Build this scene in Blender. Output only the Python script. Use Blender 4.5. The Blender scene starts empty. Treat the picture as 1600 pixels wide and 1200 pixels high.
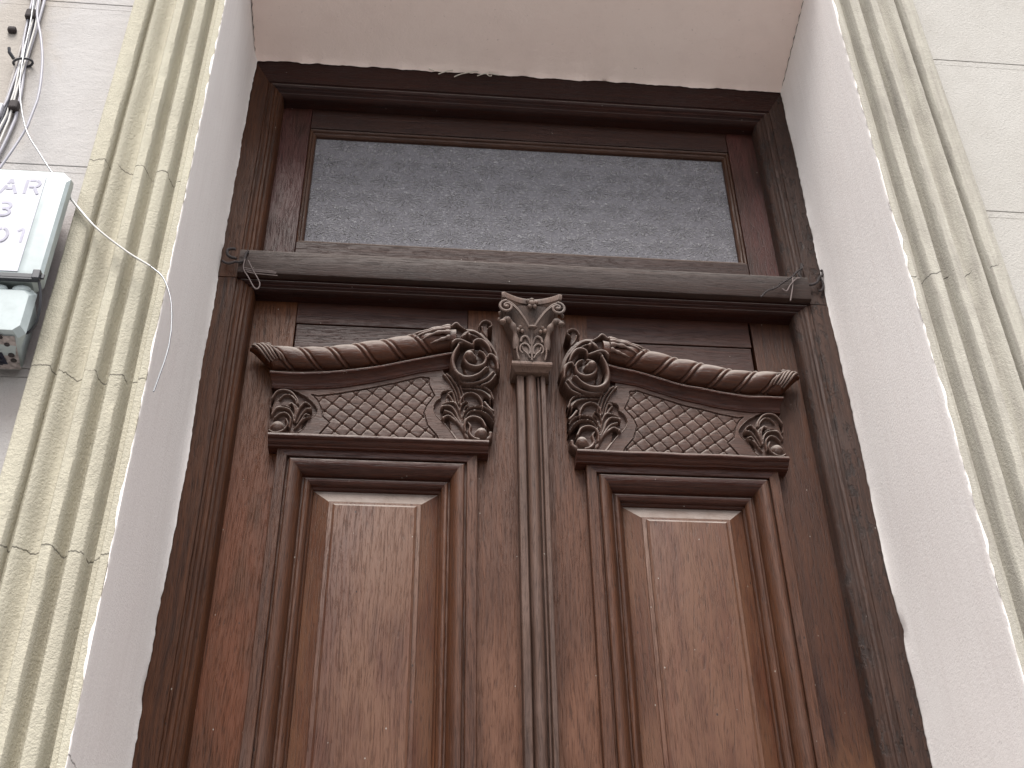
import bpy, math, random
import numpy as np
from mathutils import Vector, Matrix

random.seed(7)
scene = bpy.context.scene
COL = scene.collection

# ------------------------------------------------------------------ camera
cam_data = bpy.data.cameras.new('camera')
cam = bpy.data.objects.new('camera', cam_data)
COL.objects.link(cam)
cam_data.sensor_fit = 'HORIZONTAL'
cam_data.sensor_width = 36.0
cam_data.lens = 36.0 * 1800.0 / 1600.0
cam_data.clip_start = 0.05
cam_data.clip_end = 500.0
RIGHT = Vector((0.9957821616615049, -0.09057695926731338, -0.01461851451508752))
DOWN = Vector((0.040679337450836836, 0.5786804136567291, -0.8145392380693749))
FWD = Vector((0.08223793541487599, 0.8105089717578482, 0.5799242439135773))
rot = Matrix((RIGHT, -DOWN, -FWD)).transposed()
cam.matrix_world = Matrix.Translation((-0.24316, -1.97068, 1.6)) @ rot.to_4x4()
scene.camera = cam

# ------------------------------------------------------------------ sky, sun, exposure
SUN_TO = Vector((0.11, 0.55, -0.95)).normalized()       # direction the light travels
elev = math.asin(-SUN_TO.z)
azim = math.atan2(-SUN_TO.x, -SUN_TO.y)                 # compass style, from +Y
world = bpy.data.worlds.new('World')
scene.world = world
world.use_nodes = True
wn = world.node_tree.nodes
wl = world.node_tree.links
bg = wn['Background']
sky = wn.new('ShaderNodeTexSky')
sky.sky_type = 'NISHITA'
sky.sun_disc = False
sky.sun_elevation = elev
sky.sun_rotation = azim
sky.air_density = 1.0
sky.dust_density = 1.5
sky.ozone_density = 1.0
hsv = wn.new('ShaderNodeHueSaturation')
hsv.inputs['Saturation'].default_value = 0.18           # thin grey overcast
wl.new(sky.outputs[0], hsv.inputs['Color'])
wl.new(hsv.outputs[0], bg.inputs['Color'])
bg.inputs['Strength'].default_value = 0.10
sun_data = bpy.data.lights.new('sun', 'SUN')
sun_data.energy = 2.0
sun_data.angle = math.radians(34)
sun_data.color = (1.0, 0.96, 0.91)
sun = bpy.data.objects.new('sun', sun_data)
COL.objects.link(sun)
sun.rotation_euler = SUN_TO.to_track_quat('-Z', 'Y').to_euler()
sun.location = (-2, -4, 8)
scene.view_settings.view_transform = 'Standard'
scene.view_settings.look = 'None'
scene.view_settings.exposure = 1.50
scene.view_settings.gamma = 1.0
scene.render.engine = 'CYCLES'

# ------------------------------------------------------------------ node helpers
class N:
    def __init__(s, name):
        s.m = bpy.data.materials.new(name)
        s.m.use_nodes = True
        s.t = s.m.node_tree
        s.b = s.t.nodes['Principled BSDF']
        s.tc = s.t.nodes.new('ShaderNodeTexCoord')
        s.obj = s.tc.outputs['Object']
        s.geo = s.t.nodes.new('ShaderNodeNewGeometry')
    def n(s, kind, **kw):
        x = s.t.nodes.new(kind)
        for k, v in kw.items():
            setattr(x, k, v)
        return x
    def put(s, sock, v):
        if isinstance(v, bpy.types.NodeSocket):
            s.t.links.new(v, sock)
        elif isinstance(v, (tuple, list)) and len(v) == 3 and sock.type == 'RGBA':
            sock.default_value = (*v, 1)
        else:
            sock.default_value = v
    def map(s, scale=(1, 1, 1), loc=(0, 0, 0), vec=None):
        x = s.n('ShaderNodeMapping')
        s.put(x.inputs['Vector'], vec or s.obj)
        x.inputs['Scale'].default_value = scale
        x.inputs['Location'].default_value = loc
        return x.outputs[0]
    def noise(s, vec, scale=1, detail=4, rough=.55, dist=0):
        x = s.n('ShaderNodeTexNoise')
        s.put(x.inputs['Vector'], vec)
        x.inputs['Scale'].default_value = scale
        x.inputs['Detail'].default_value = detail
        x.inputs['Roughness'].default_value = rough
        x.inputs['Distortion'].default_value = dist
        return x.outputs['Fac']
    def voro(s, vec, scale=1, feature='F1', out='Distance'):
        x = s.n('ShaderNodeTexVoronoi', feature=feature)
        s.put(x.inputs['Vector'], vec)
        x.inputs['Scale'].default_value = scale
        return x.outputs[out]
    def ramp(s, f, stops):
        x = s.n('ShaderNodeValToRGB')
        s.put(x.inputs[0], f)
        e = x.color_ramp.elements
        while len(e) < len(stops):
            e.new(.5)
        for i, (p, c) in enumerate(stops):
            e[i].position = p
            e[i].color = (c, c, c, 1) if isinstance(c, (int, float)) else (*c, 1)
        return x.outputs[0]
    def math(s, op, a, b=0.0, c=0.0, clamp=False):
        x = s.n('ShaderNodeMath', operation=op, use_clamp=clamp)
        s.put(x.inputs[0], a); s.put(x.inputs[1], b); s.put(x.inputs[2], c)
        return x.outputs[0]
    def mix(s, f, a, b, mode='MIX'):
        x = s.n('ShaderNodeMix', data_type='RGBA', blend_type=mode)
        s.put(x.inputs[0], f); s.put(x.inputs[6], a); s.put(x.inputs[7], b)
        return x.outputs[2]
    def sep(s, vec):
        x = s.n('ShaderNodeSeparateXYZ')
        s.put(x.inputs[0], vec)
        return x.outputs
    def comb(s, a, b, c):
        x = s.n('ShaderNodeCombineXYZ')
        s.put(x.inputs[0], a); s.put(x.inputs[1], b); s.put(x.inputs[2], c)
        return x.outputs[0]
    def bump(s, h, strength=.3, dist=.002, normal=None):
        x = s.n('ShaderNodeBump')
        s.put(x.inputs['Height'], h)
        x.inputs['Strength'].default_value = strength
        x.inputs['Distance'].default_value = dist
        if normal is not None:
            s.put(x.inputs['Normal'], normal)
        return x.outputs[0]
    def out(s, col, rough=.6, normal=None, spec=.4, metal=0.0):
        s.put(s.b.inputs['Base Color'], col)
        s.put(s.b.inputs['Roughness'], rough)
        s.put(s.b.inputs['Specular IOR Level'], spec)
        s.put(s.b.inputs['Metallic'], metal)
        if normal is not None:
            s.put(s.b.inputs['Normal'], normal)
        return s.m

def wood(name, dark, light, axis='z', grey=(.20, .165, .15), dust_toplight=.55, weather=.3, rough=.5,
         tint=None, tintmask=None, pits=0.0, seed=0.0, speck=True, ridge_light=0.0, spec=.24):
    """Old oiled hardwood: long grain along `axis`, open pores, bleached patches, dusty tops with painted light."""
    g = N(name)
    off = (seed * 1.7, seed * .9, seed * 2.3)
    rnd = g.n('ShaderNodeObjectInfo').outputs['Random']
    v0 = g.n('ShaderNodeVectorMath', operation='ADD')
    g.put(v0.inputs[0], g.obj)
    sh = g.math('MULTIPLY', rnd, 7.0)
    g.put(v0.inputs[1], g.comb(sh, g.math('MULTIPLY', rnd, 3.1), g.math('MULTIPLY', rnd, 5.3)))
    vec = v0.outputs[0]
    def sc(a, l):
        return (l, a, a) if axis == 'x' else (a, a, l)
    warp = g.noise(g.map(sc(6, 1.3), off, vec), 1, 3)
    wsh = g.math('MULTIPLY_ADD', warp, .06, -.03)
    s3 = g.sep(vec)
    v2 = g.comb(s3[0], s3[1], g.math('ADD', s3[2], wsh)) if axis == 'x' else g.comb(g.math('ADD', s3[0], wsh), s3[1], s3[2])
    grain = g.noise(g.map(sc(140, 4), off, v2), 1, 7, .65)
    fine = g.noise(g.map(sc(560, 22), off, v2), 1, 4, .6)
    fleck = g.noise(g.map(sc(330, 40), off, v2), 1, 3, .5)
    broad = g.noise(g.map(sc(9, 2.2), off, vec), 1, 5, .6)
    blot = g.noise(g.map((5, 5, 5), off, vec), 1, 6, .65)
    f = g.math('ADD', g.math('MULTIPLY', grain, .72), g.math('MULTIPLY', broad, .38), clamp=True)
    col = g.mix(g.ramp(f, [(.33, 0.0), (.72, 1.0)]), dark, light)
    col = g.mix(g.math('MULTIPLY', g.ramp(blot, [(.50, 0.0), (.85, 1.0)]), weather), col, grey)
    if tint:
        tf = g.ramp(g.noise(g.map(sc(14, 3.5), (3 + off[0], 1, 2), vec), 1, 4, .6), [(.36, 0.0), (.56, 1.0)])
        tf = g.math('MULTIPLY', tf, .85)
        if tintmask:
            z = g.sep(g.obj)[2]
            mk = g.n('ShaderNodeMapRange')
            g.put(mk.inputs[0], z)
            mk.inputs[1].default_value, mk.inputs[2].default_value = tintmask
            mk.inputs[3].default_value = 1.0; mk.inputs[4].default_value = .15
            tf = g.math('MULTIPLY', tf, mk.outputs[0])
        col = g.mix(tf, col, tint)
    pore = g.ramp(fine, [(.30, 0.0), (.47, 1.0)])
    pore2 = g.ramp(fleck, [(.30, 0.0), (.44, 1.0)])
    col = g.mix(g.math('MULTIPLY', g.math('SUBTRACT', 1.0, pore), .55), col, tuple(c * .45 for c in dark))
    col = g.mix(g.math('MULTIPLY', g.math('SUBTRACT', 1.0, pore2), .40), col, tuple(c * .5 for c in dark))
    lite = g.ramp(fine, [(.58, 0.0), (.72, 1.0)])
    col = g.mix(g.math('MULTIPLY', lite, .28), col, tuple(min(1, c * 1.5 + .02) for c in light))
    if speck:
        sp = g.voro(g.map((38, 38, 26), off, vec), 1)
        ns = g.noise(g.map((60, 60, 60), off, vec), 1, 2)
        m = g.math('MULTIPLY', g.math('LESS_THAN', sp, .045), g.math('GREATER_THAN', ns, .53))
        col = g.mix(g.math('MULTIPLY', m, .75), col, (.30, .27, .24))
        sp2 = g.voro(g.map((30, 30, 19), (9, 4, 2), vec), 1)
        m2 = g.math('MULTIPLY', g.math('LESS_THAN', sp2, .055), g.math('LESS_THAN', ns, .47))
        col = g.mix(g.math('MULTIPLY', m2, .8), col, (.012, .008, .007))
    if ridge_light:  # raised edges painted lighter as highlights on the carved ridges
        pt = g.ramp(g.geo.outputs['Pointiness'], [(.505, 0.0), (.56, 1.0)])
        col = g.mix(g.math('MULTIPLY', pt, ridge_light), col, tuple(min(1, c * 1.45 + .03) for c in light))
    # settled dusting on upward faces, boosted to paint in light from above
    nz = g.sep(g.geo.outputs['Normal'])[2]
    dn = g.noise(g.map((30, 30, 30), off, vec), 1, 4, .6)
    up = g.math('MULTIPLY', g.ramp(nz, [(.06, 0.0), (.50, 1.0)]), g.ramp(dn, [(.25, .55), (.7, 1.0)]))
    col = g.mix(g.math('MULTIPLY', up, dust_toplight), col, (.30, .26, .235))
    hgt = g.math('ADD', g.math('MULTIPLY', pore, .5), g.math('ADD', g.math('MULTIPLY', grain, .6), g.math('MULTIPLY', pore2, .4)))
    if pits:
        pv = g.noise(g.map((70, 70, 30), off, vec), 1, 5, .7)
        pm = g.ramp(g.noise(g.map((26, 26, 2.6), (5, 1, 0), vec), 1, 3), [(.40, 0.0), (.55, 1.0)])
        pit = g.math('MULTIPLY', g.ramp(pv, [(.52, 0.0), (.60, 1.0)]), pm)
        pit = g.math('MULTIPLY', pit, pits)
        col = g.mix(g.math('MULTIPLY', pit, .75), col, (.02, .016, .015))
        hgt = g.math('SUBTRACT', hgt, g.math('MULTIPLY', pit, 2.5))
    nrm = g.bump(hgt, .60, .0013)
    r = g.math('ADD', g.math('MULTIPLY', broad, .25), rough - .20)
    r = g.math('ADD', r, g.math('MULTIPLY', up, .25))
    return g.out(col, r, nrm, spec=spec)

def plaster(name, base, alt, dirt, coarse=0.0, streak=0.0, cracks=None, bumpk=.35, dirtk=.35, lines=False,
            patch=None, midk=2.0):
    """Painted lime plaster: trowel relief, fine sand, dirt blotches, optional hairline cracks at heights."""
    g = N(name)
    v = g.obj
    big = g.noise(g.map((2.2, 2.2, 1.6)), 1, 5, .6)
    mid = g.noise(g.map((14, 14, 9)), 1, 6, .62)
    sand = g.noise(g.map((300, 300, 300)), 1, 4, .6)
    grit = g.noise(g.map((170, 170, 170)), 1, 4, .7)
    col = g.mix(g.ramp(big, [(.35, 0.0), (.65, 1.0)]), base, alt)
    col = g.mix(g.math('MULTIPLY', g.ramp(mid, [(.50, 0.0), (.78, 1.0)]), dirtk), col, dirt)
    # small flecks of dirt
    fl = g.ramp(g.noise(g.map((120, 120, 70), (4, 2, 7)), 1, 3, .6), [(.67, 0.0), (.75, 1.0)])
    col = g.mix(g.math('MULTIPLY', fl, .35), col, tuple(c * .45 for c in dirt))
    h = g.math('ADD', g.math('MULTIPLY', sand, .35 + coarse * .5), g.math('MULTIPLY', grit, .5 + coarse * 1.2))
    h = g.math('ADD', h, g.math('MULTIPLY', mid, midk))
    if streak:
        st = g.noise(g.map((90, 90, 5), (2, 8, 1)), 1, 5, .6)
        col = g.mix(g.math('MULTIPLY', g.ramp(st, [(.42, 0.0), (.7, 1.0)]), streak), col, dirt)
        h = g.math('ADD', h, g.math('MULTIPLY', st, .35))
    if lines:
        ln = g.noise(g.map((7, 7, 15), (1, 0, 5)), 1, 7, .72, .8)
        h = g.math('ADD', h, g.math('MULTIPLY', ln, 2.0))
    if patch:
        for (px_, pz_, rx_, rz_, pc_, pk_) in patch:
            sx = g.sep(v)
            dx = g.math('DIVIDE', g.math('SUBTRACT', sx[0], px_), rx_)
            dz = g.math('DIVIDE', g.math('SUBTRACT', sx[2], pz_), rz_)
            d = g.math('SQRT', g.math('ADD', g.math('MULTIPLY', dx, dx), g.math('MULTIPLY', dz, dz)))
            d = g.math('ADD', d, g.math('MULTIPLY_ADD', mid, 1.6, -.8))
            col = g.mix(g.math('MULTIPLY', g.ramp(d, [(.45, 1.0), (1.15, 0.0)]), pk_), col, pc_)
    if cracks:
        sx = g.sep(v)
        wob = g.math('MULTIPLY_ADD', g.noise(g.map((34, 34, 3)), 1, 4, .6), .030, -.015)
        zz = g.math('ADD', sx[2], wob)
        cm = None
        for zc, sl in cracks:
            d = g.math('ABSOLUTE', g.math('SUBTRACT', g.math('ADD', zz, g.math('MULTIPLY', sx[0], sl)), zc))
            m = g.ramp(d, [(0.0, 1.0), (.0016, 0.0)]) if False else g.math('LESS_THAN', d, .0013)
            cm = m if cm is None else g.math('MAXIMUM', cm, m)
        br = g.ramp(g.noise(g.map((18, 18, 18), (7, 7, 7)), 1, 3), [(.38, 0.0), (.46, 1.0)])
        cm = g.math('MULTIPLY', cm, br)
        col = g.mix(g.math('MULTIPLY', cm, .75), col, tuple(c * .25 for c in dirt))
        h = g.math('SUBTRACT', h, g.math('MULTIPLY', cm, 3.0))
    nrm = g.bump(h, bumpk, .003)
    return g.out(col, .88, nrm, spec=.25)

def simple(name, col, rough=.5, spec=.5, metal=0.0, vary=.12, bumpk=.05, sc=40):
    g = N(name)
    f = g.noise(g.map((sc, sc, sc)), 1, 5, .6)
    c = g.mix(g.ramp(f, [(.3, 0.0), (.7, 1.0)]), tuple(x * (1 - vary) for x in col), tuple(min(1, x * (1 + vary)) for x in col))
    return g.out(c, g.math('MULTIPLY_ADD', f, .2, rough - .1), g.bump(f, bumpk, .001), spec, metal)

M = {}
M['frame_z'] = wood('frame_wood_upright', (0.0175, 0.0062, 0.0035), (0.0779, 0.0273, 0.0107), 'z', grey=(0.0672, 0.0432, 0.0353), weather=.35, dust_toplight=.5, rough=.55, seed=1, spec=.18)
M['frame_x'] = wood('frame_wood_level_shaded', (0.0080, 0.0031, 0.0031), (0.0300, 0.0066, 0.0029), 'x', grey=(0.0478, 0.0312, 0.0312), weather=.35, dust_toplight=.55, rough=.55, seed=2, spec=.18)  # coloured darker than the uprights to stand in for shade under head and transom
M['frame_pit'] = wood('pitted_frame_wood', (0.0141, 0.0060, 0.0044), (0.0630, 0.0313, 0.0213), 'z', grey=(0.0733, 0.0522, 0.0469), weather=.55, dust_toplight=.5, rough=.65, pits=.9, seed=3, spec=.25)
M['sill_x'] = wood('weathered_transom_wood', (0.0100, 0.0036, 0.0028), (0.0348, 0.0155, 0.0103), 'x', grey=(0.0556, 0.0385, 0.0328), weather=.5, dust_toplight=.7, rough=.6, seed=4, spec=.25)
M['sash_z'] = wood('sash_wood_upright', (0.0132, 0.0041, 0.0028), (0.0477, 0.0167, 0.0098), 'z', weather=.15, grey=(0.0641, 0.0361, 0.0315), tint=(0.0721, 0.0226, 0.0188), rough=.5, seed=5)
M['sash_x'] = wood('sash_wood_level', (0.0131, 0.0045, 0.0032), (0.0452, 0.0171, 0.0107), 'x', weather=.15, grey=(0.0641, 0.0361, 0.0315), rough=.5, seed=6)
M['bead_z'] = wood('bead_wood_upright', (0.0257, 0.0093, 0.0040), (0.0777, 0.0335, 0.0174), 'z', weather=.1, rough=.5, seed=7)
M['bead_x'] = wood('bead_wood_level', (0.0255, 0.0093, 0.0044), (0.0684, 0.0282, 0.0161), 'x', weather=.1, rough=.5, seed=8)
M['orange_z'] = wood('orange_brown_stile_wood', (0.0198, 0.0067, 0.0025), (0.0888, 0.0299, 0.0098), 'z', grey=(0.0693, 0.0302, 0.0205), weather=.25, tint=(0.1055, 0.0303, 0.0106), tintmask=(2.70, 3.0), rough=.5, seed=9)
M['leaf_z'] = wood('leaf_wood_upright', (0.0256, 0.0079, 0.0029), (0.0920, 0.0324, 0.0139), 'z', grey=(0.0992, 0.0523, 0.0383), weather=.35, tint=(0.1254, 0.0552, 0.0314), tintmask=(2.30, 2.60), rough=.5, seed=10)
M['leaf_x'] = wood('leaf_wood_level', (0.0213, 0.0070, 0.0047), (0.0776, 0.0296, 0.0176), 'x', grey=(0.0862, 0.0487, 0.0393), weather=.25, rough=.48, seed=11)
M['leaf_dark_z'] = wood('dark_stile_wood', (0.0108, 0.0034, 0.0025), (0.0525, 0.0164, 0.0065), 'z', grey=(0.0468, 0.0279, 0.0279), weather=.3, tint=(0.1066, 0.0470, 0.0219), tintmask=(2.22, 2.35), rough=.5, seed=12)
M['mould_z'] = wood('moulding_wood_upright', (0.0208, 0.0069, 0.0035), (0.0874, 0.0338, 0.0164), 'z', grey=(0.1162, 0.0702, 0.0549), weather=.4, rough=.45, seed=13)
M['mould_x'] = wood('moulding_wood_level', (0.0143, 0.0033, 0.0025), (0.0658, 0.0203, 0.0115), 'x', grey=(0.1013, 0.0591, 0.0496), weather=.25, dust_toplight=.75, rough=.42, seed=14)
M['panel_z'] = wood('panel_wood', (0.0298, 0.0103, 0.0053), (0.0916, 0.0342, 0.0193), 'z', grey=(0.1195, 0.0580, 0.0403), weather=.3, tint=(0.1059, 0.0488, 0.0276), dust_toplight=.8, rough=.45, seed=15)
M['upper_x'] = wood('upper_panel_wood', (0.0113, 0.0036, 0.0026), (0.0505, 0.0160, 0.0089), 'x', grey=(0.0589, 0.0308, 0.0308), weather=.25, rough=.5, seed=16)
M['carve'] = wood('carved_wood', (0.0208, 0.0090, 0.0059), (0.0798, 0.0409, 0.0289), 'x', grey=(0.1103, 0.0680, 0.0585), weather=.35, dust_toplight=.95, rough=.5, seed=17, speck=False, ridge_light=.45)
M['lattice'] = wood('lattice_wood', (0.0220, 0.0085, 0.0050), (0.0748, 0.0365, 0.0256), 'x', grey=(0.1184, 0.0807, 0.0666), weather=.35, dust_toplight=.7, rough=.5, seed=18, speck=False, ridge_light=.45)
M['roll'] = wood('roll_wood', (0.0160, 0.0038, 0.0025), (0.0667, 0.0203, 0.0077), 'x', grey=(0.0915, 0.0540, 0.0399), weather=.25, dust_toplight=.95, rough=.42, seed=19, speck=False, ridge_light=.45)
M['pil_z'] = wood('pilaster_wood', (0.0284, 0.0141, 0.0098), (0.0906, 0.0501, 0.0359), 'z', grey=(0.1374, 0.0864, 0.0711), weather=.5, dust_toplight=.6, rough=.6, seed=20)
M['cap'] = wood('capital_wood', (0.0204, 0.0127, 0.0106), (0.0770, 0.0534, 0.0447), 'z', grey=(0.1481, 0.0970, 0.0765), weather=.5, tint=(0.1368, 0.0821, 0.0616), dust_toplight=.7, rough=.6, seed=21, speck=False, ridge_light=.45)

WHITE = (.74, .715, .70)
M['wall_l'] = plaster('white_wall_plaster_left', (.43, .41, .402), (.39, .368, .36), (.27, .24, .225), coarse=.3, lines=True, bumpk=.55, dirtk=.22,
                      patch=[(-1.10, 3.55, .10, .60, (.36, .32, .28), .75), (-.90, 2.90, .055, .22, (.36, .31, .31), .85), (-.95, 2.66, .16, .07, (.40, .35, .33), .6)])
M['wall_r'] = plaster('white_wall_plaster_right', (.43, .41, .385), (.39, .368, .34), (.29, .265, .235), coarse=.8, bumpk=.6, dirtk=.30)
M['reveal'] = plaster('reveal_plaster', (.87, .825, .80), (.845, .79, .765), (.68, .61, .585), coarse=.35, streak=.22, bumpk=.32, dirtk=.12, midk=.6, cracks=[(2.10, .0)])
M['soffit'] = plaster('soffit_plaster', (.88, .745, .69), (.86, .71, .655), (.66, .53, .49), coarse=.1, bumpk=.35, dirtk=.18, lines=True)
CR_L = [(2.415, -.02), (2.745, -.03), (3.18, .02)]
CR_R = [(3.02, -.03)]
M['surround_l'] = plaster('cream_sanded_render_left', (.46, .43, .345), (.43, .395, .315), (.25, .225, .185), coarse=1.0, streak=.22, cracks=CR_L, bumpk=.6, dirtk=.28, midk=.5)
M['surround_r'] = plaster('cream_sanded_render_right', (.40, .375, .325), (.37, .345, .295), (.17, .15, .135), coarse=.6, streak=.42, cracks=CR_R, bumpk=.55, dirtk=.38, midk=.5)
M['box'] = simple('pale_green_plastic', (.36, .405, .41), .45, vary=.10)
M['label'] = simple('white_label_sheet', (.46, .455, .51), .5, vary=.06)
M['ink'] = simple('grey_stencil_ink', (.33, .32, .39), .6, vary=.25)
M['black'] = simple('black_plastic', (.035, .035, .042), .4)
M['hole'] = simple('dark_socket', (.012, .013, .03), .6)
M['grime'] = simple('grimy_plastic', (.30, .26, .25), .8, vary=.5, sc=120)
M['cable_g'] = simple('grey_cable_sheath', (.33, .32, .36), .45)
M['cable_w'] = simple('white_cable_sheath', (.52, .50, .48), .5)
M['cable_d'] = simple('dirty_cable_sheath', (.30, .27, .25), .6, vary=.35)
M['cable_b'] = simple('dark_cable_sheath', (.09, .09, .11), .5)
M['wire'] = simple('bare_wire', (.30, .30, .31), .35, metal=.6)
M['iron'] = simple('rusty_wire', (.03, .022, .022), .8, vary=.4)
M['twine'] = simple('dusty_twine', (.13, .10, .095), .8, vary=.3)
M['straw'] = simple('dry_straw', (.60, .55, .48), .7)
M['crevice'] = simple('dirty_crevice', (.06, .045, .04), .9, vary=.5)
M['inside'] = simple('hall_paint', (.10, .09, .085), .9)
M['paving'] = plaster('pavement_concrete', (.30, .29, .275), (.26, .25, .24), (.17, .16, .15), coarse=.5, bumpk=.4)
M['asphalt'] = simple('asphalt', (.055, .054, .052), .85, vary=.25, sc=60)
M['kerbstone'] = simple('kerb_stone', (.34, .33, .31), .85, vary=.15)
M['brass'] = simple('brass', (.45, .33, .14), .35, metal=1.0)

def glass_mat():
    """Patterned obscure glass: pressed flower sprays as relief, pale grey film, blurred sky sheen."""
    g = N('patterned_glass')
    v = g.map((1, 1, 1.0))
    s = g.sep(v)
    P = .104
    # staggered flower sprays: petals radiating from cell centres
    row = g.math('FLOOR', g.math('DIVIDE', s[2], P * .56))
    jx = g.noise(g.map((5, 5, 9), (3, 3, 3)), 1, 2)
    xs = g.math('ADD', g.math('ADD', g.math('DIVIDE', s[0], P), g.math('MULTIPLY', row, .5)), g.math('MULTIPLY', jx, .5))
    fx = g.math('SUBTRACT', g.math('FRACT', xs), .5)
    fz = g.math('SUBTRACT', g.math('FRACT', g.math('DIVIDE', s[2], P * .56)), .5)
    ang = g.math('ARCTAN2', fz, fx)
    rad = g.math('SQRT', g.math('ADD', g.math('MULTIPLY', fx, fx), g.math('MULTIPLY', fz, fz)))
    wob = g.noise(g.map((70, 70, 70)), 1, 2)
    pet = g.math('SINE', g.math('ADD', g.math('MULTIPLY', ang, 13.0), g.math('MULTIPLY', wob, 12.0)))
    env = g.ramp(rad, [(.06, 0.0), (.14, 1.0), (.30, 1.0), (.44, 0.0)])
    pet = g.math('MULTIPLY', g.ramp(pet, [(.55, 0.0), (.95, 1.0)]), env)
    leafv = g.voro(g.map((95, 95, 190)), 1)
    leaf = g.ramp(leafv, [(.12, 1.0), (.34, 0.0)])
    leafm = g.ramp(g.noise(g.map((34, 34, 40)), 1, 2), [(.30, 0.0), (.50, 1.0)])
    grn = g.noise(g.map((420, 420, 420)), 1, 3)
    h = g.math('ADD', pet, g.math('MULTIPLY', g.math('MULTIPLY', leaf, leafm), .75))
    edge = g.noise(g.map((160, 160, 210)), 1, 4, .7, 1.0)
    h = g.math('ADD', h, g.math('MULTIPLY', edge, .55))
    h = g.math('ADD', h, g.math('MULTIPLY', grn, .15))
    nrm = g.bump(h, 1.0, .006)
    col = g.mix(g.ramp(h, [(.35, 0.0), (1.1, 1.0)]), (.19, .182, .20), (.50, .485, .505))
    dk = g.math('MAXIMUM', g.math('MULTIPLY', pet, .5), g.math('MULTIPLY', g.math('MULTIPLY', g.ramp(leafv, [(.05, 1.0), (.20, 0.0)]), leafm), .75))
    col = g.mix(dk, col, (.045, .044, .05))
    lt = g.math('MULTIPLY', g.ramp(edge, [(.56, 0.0), (.68, 1.0)]), .5)
    col = g.mix(lt, col, (.62, .61, .62))
    m = g.out(col, .60, nrm, spec=.22)
    g.b.inputs['Transmission Weight'].default_value = .10
    g.b.inputs['Coat Weight'].default_value = .0
    g.b.inputs['Coat Roughness'].default_value = .25
    return m
M['glass'] = glass_mat()

# ------------------------------------------------------------------ mesh helpers
def tag(o, label=None, cat=None, group=None, kind=None):
    if label: o['label'] = label
    if cat: o['category'] = cat
    if group: o['group'] = group
    if kind: o['kind'] = kind
    return o

def thing(name, loc, label, cat, group=None):
    o = bpy.data.objects.new(name, None)
    o.empty_display_size = .1
    COL.objects.link(o)
    o.location = loc
    return tag(o, label, cat, group)

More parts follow.
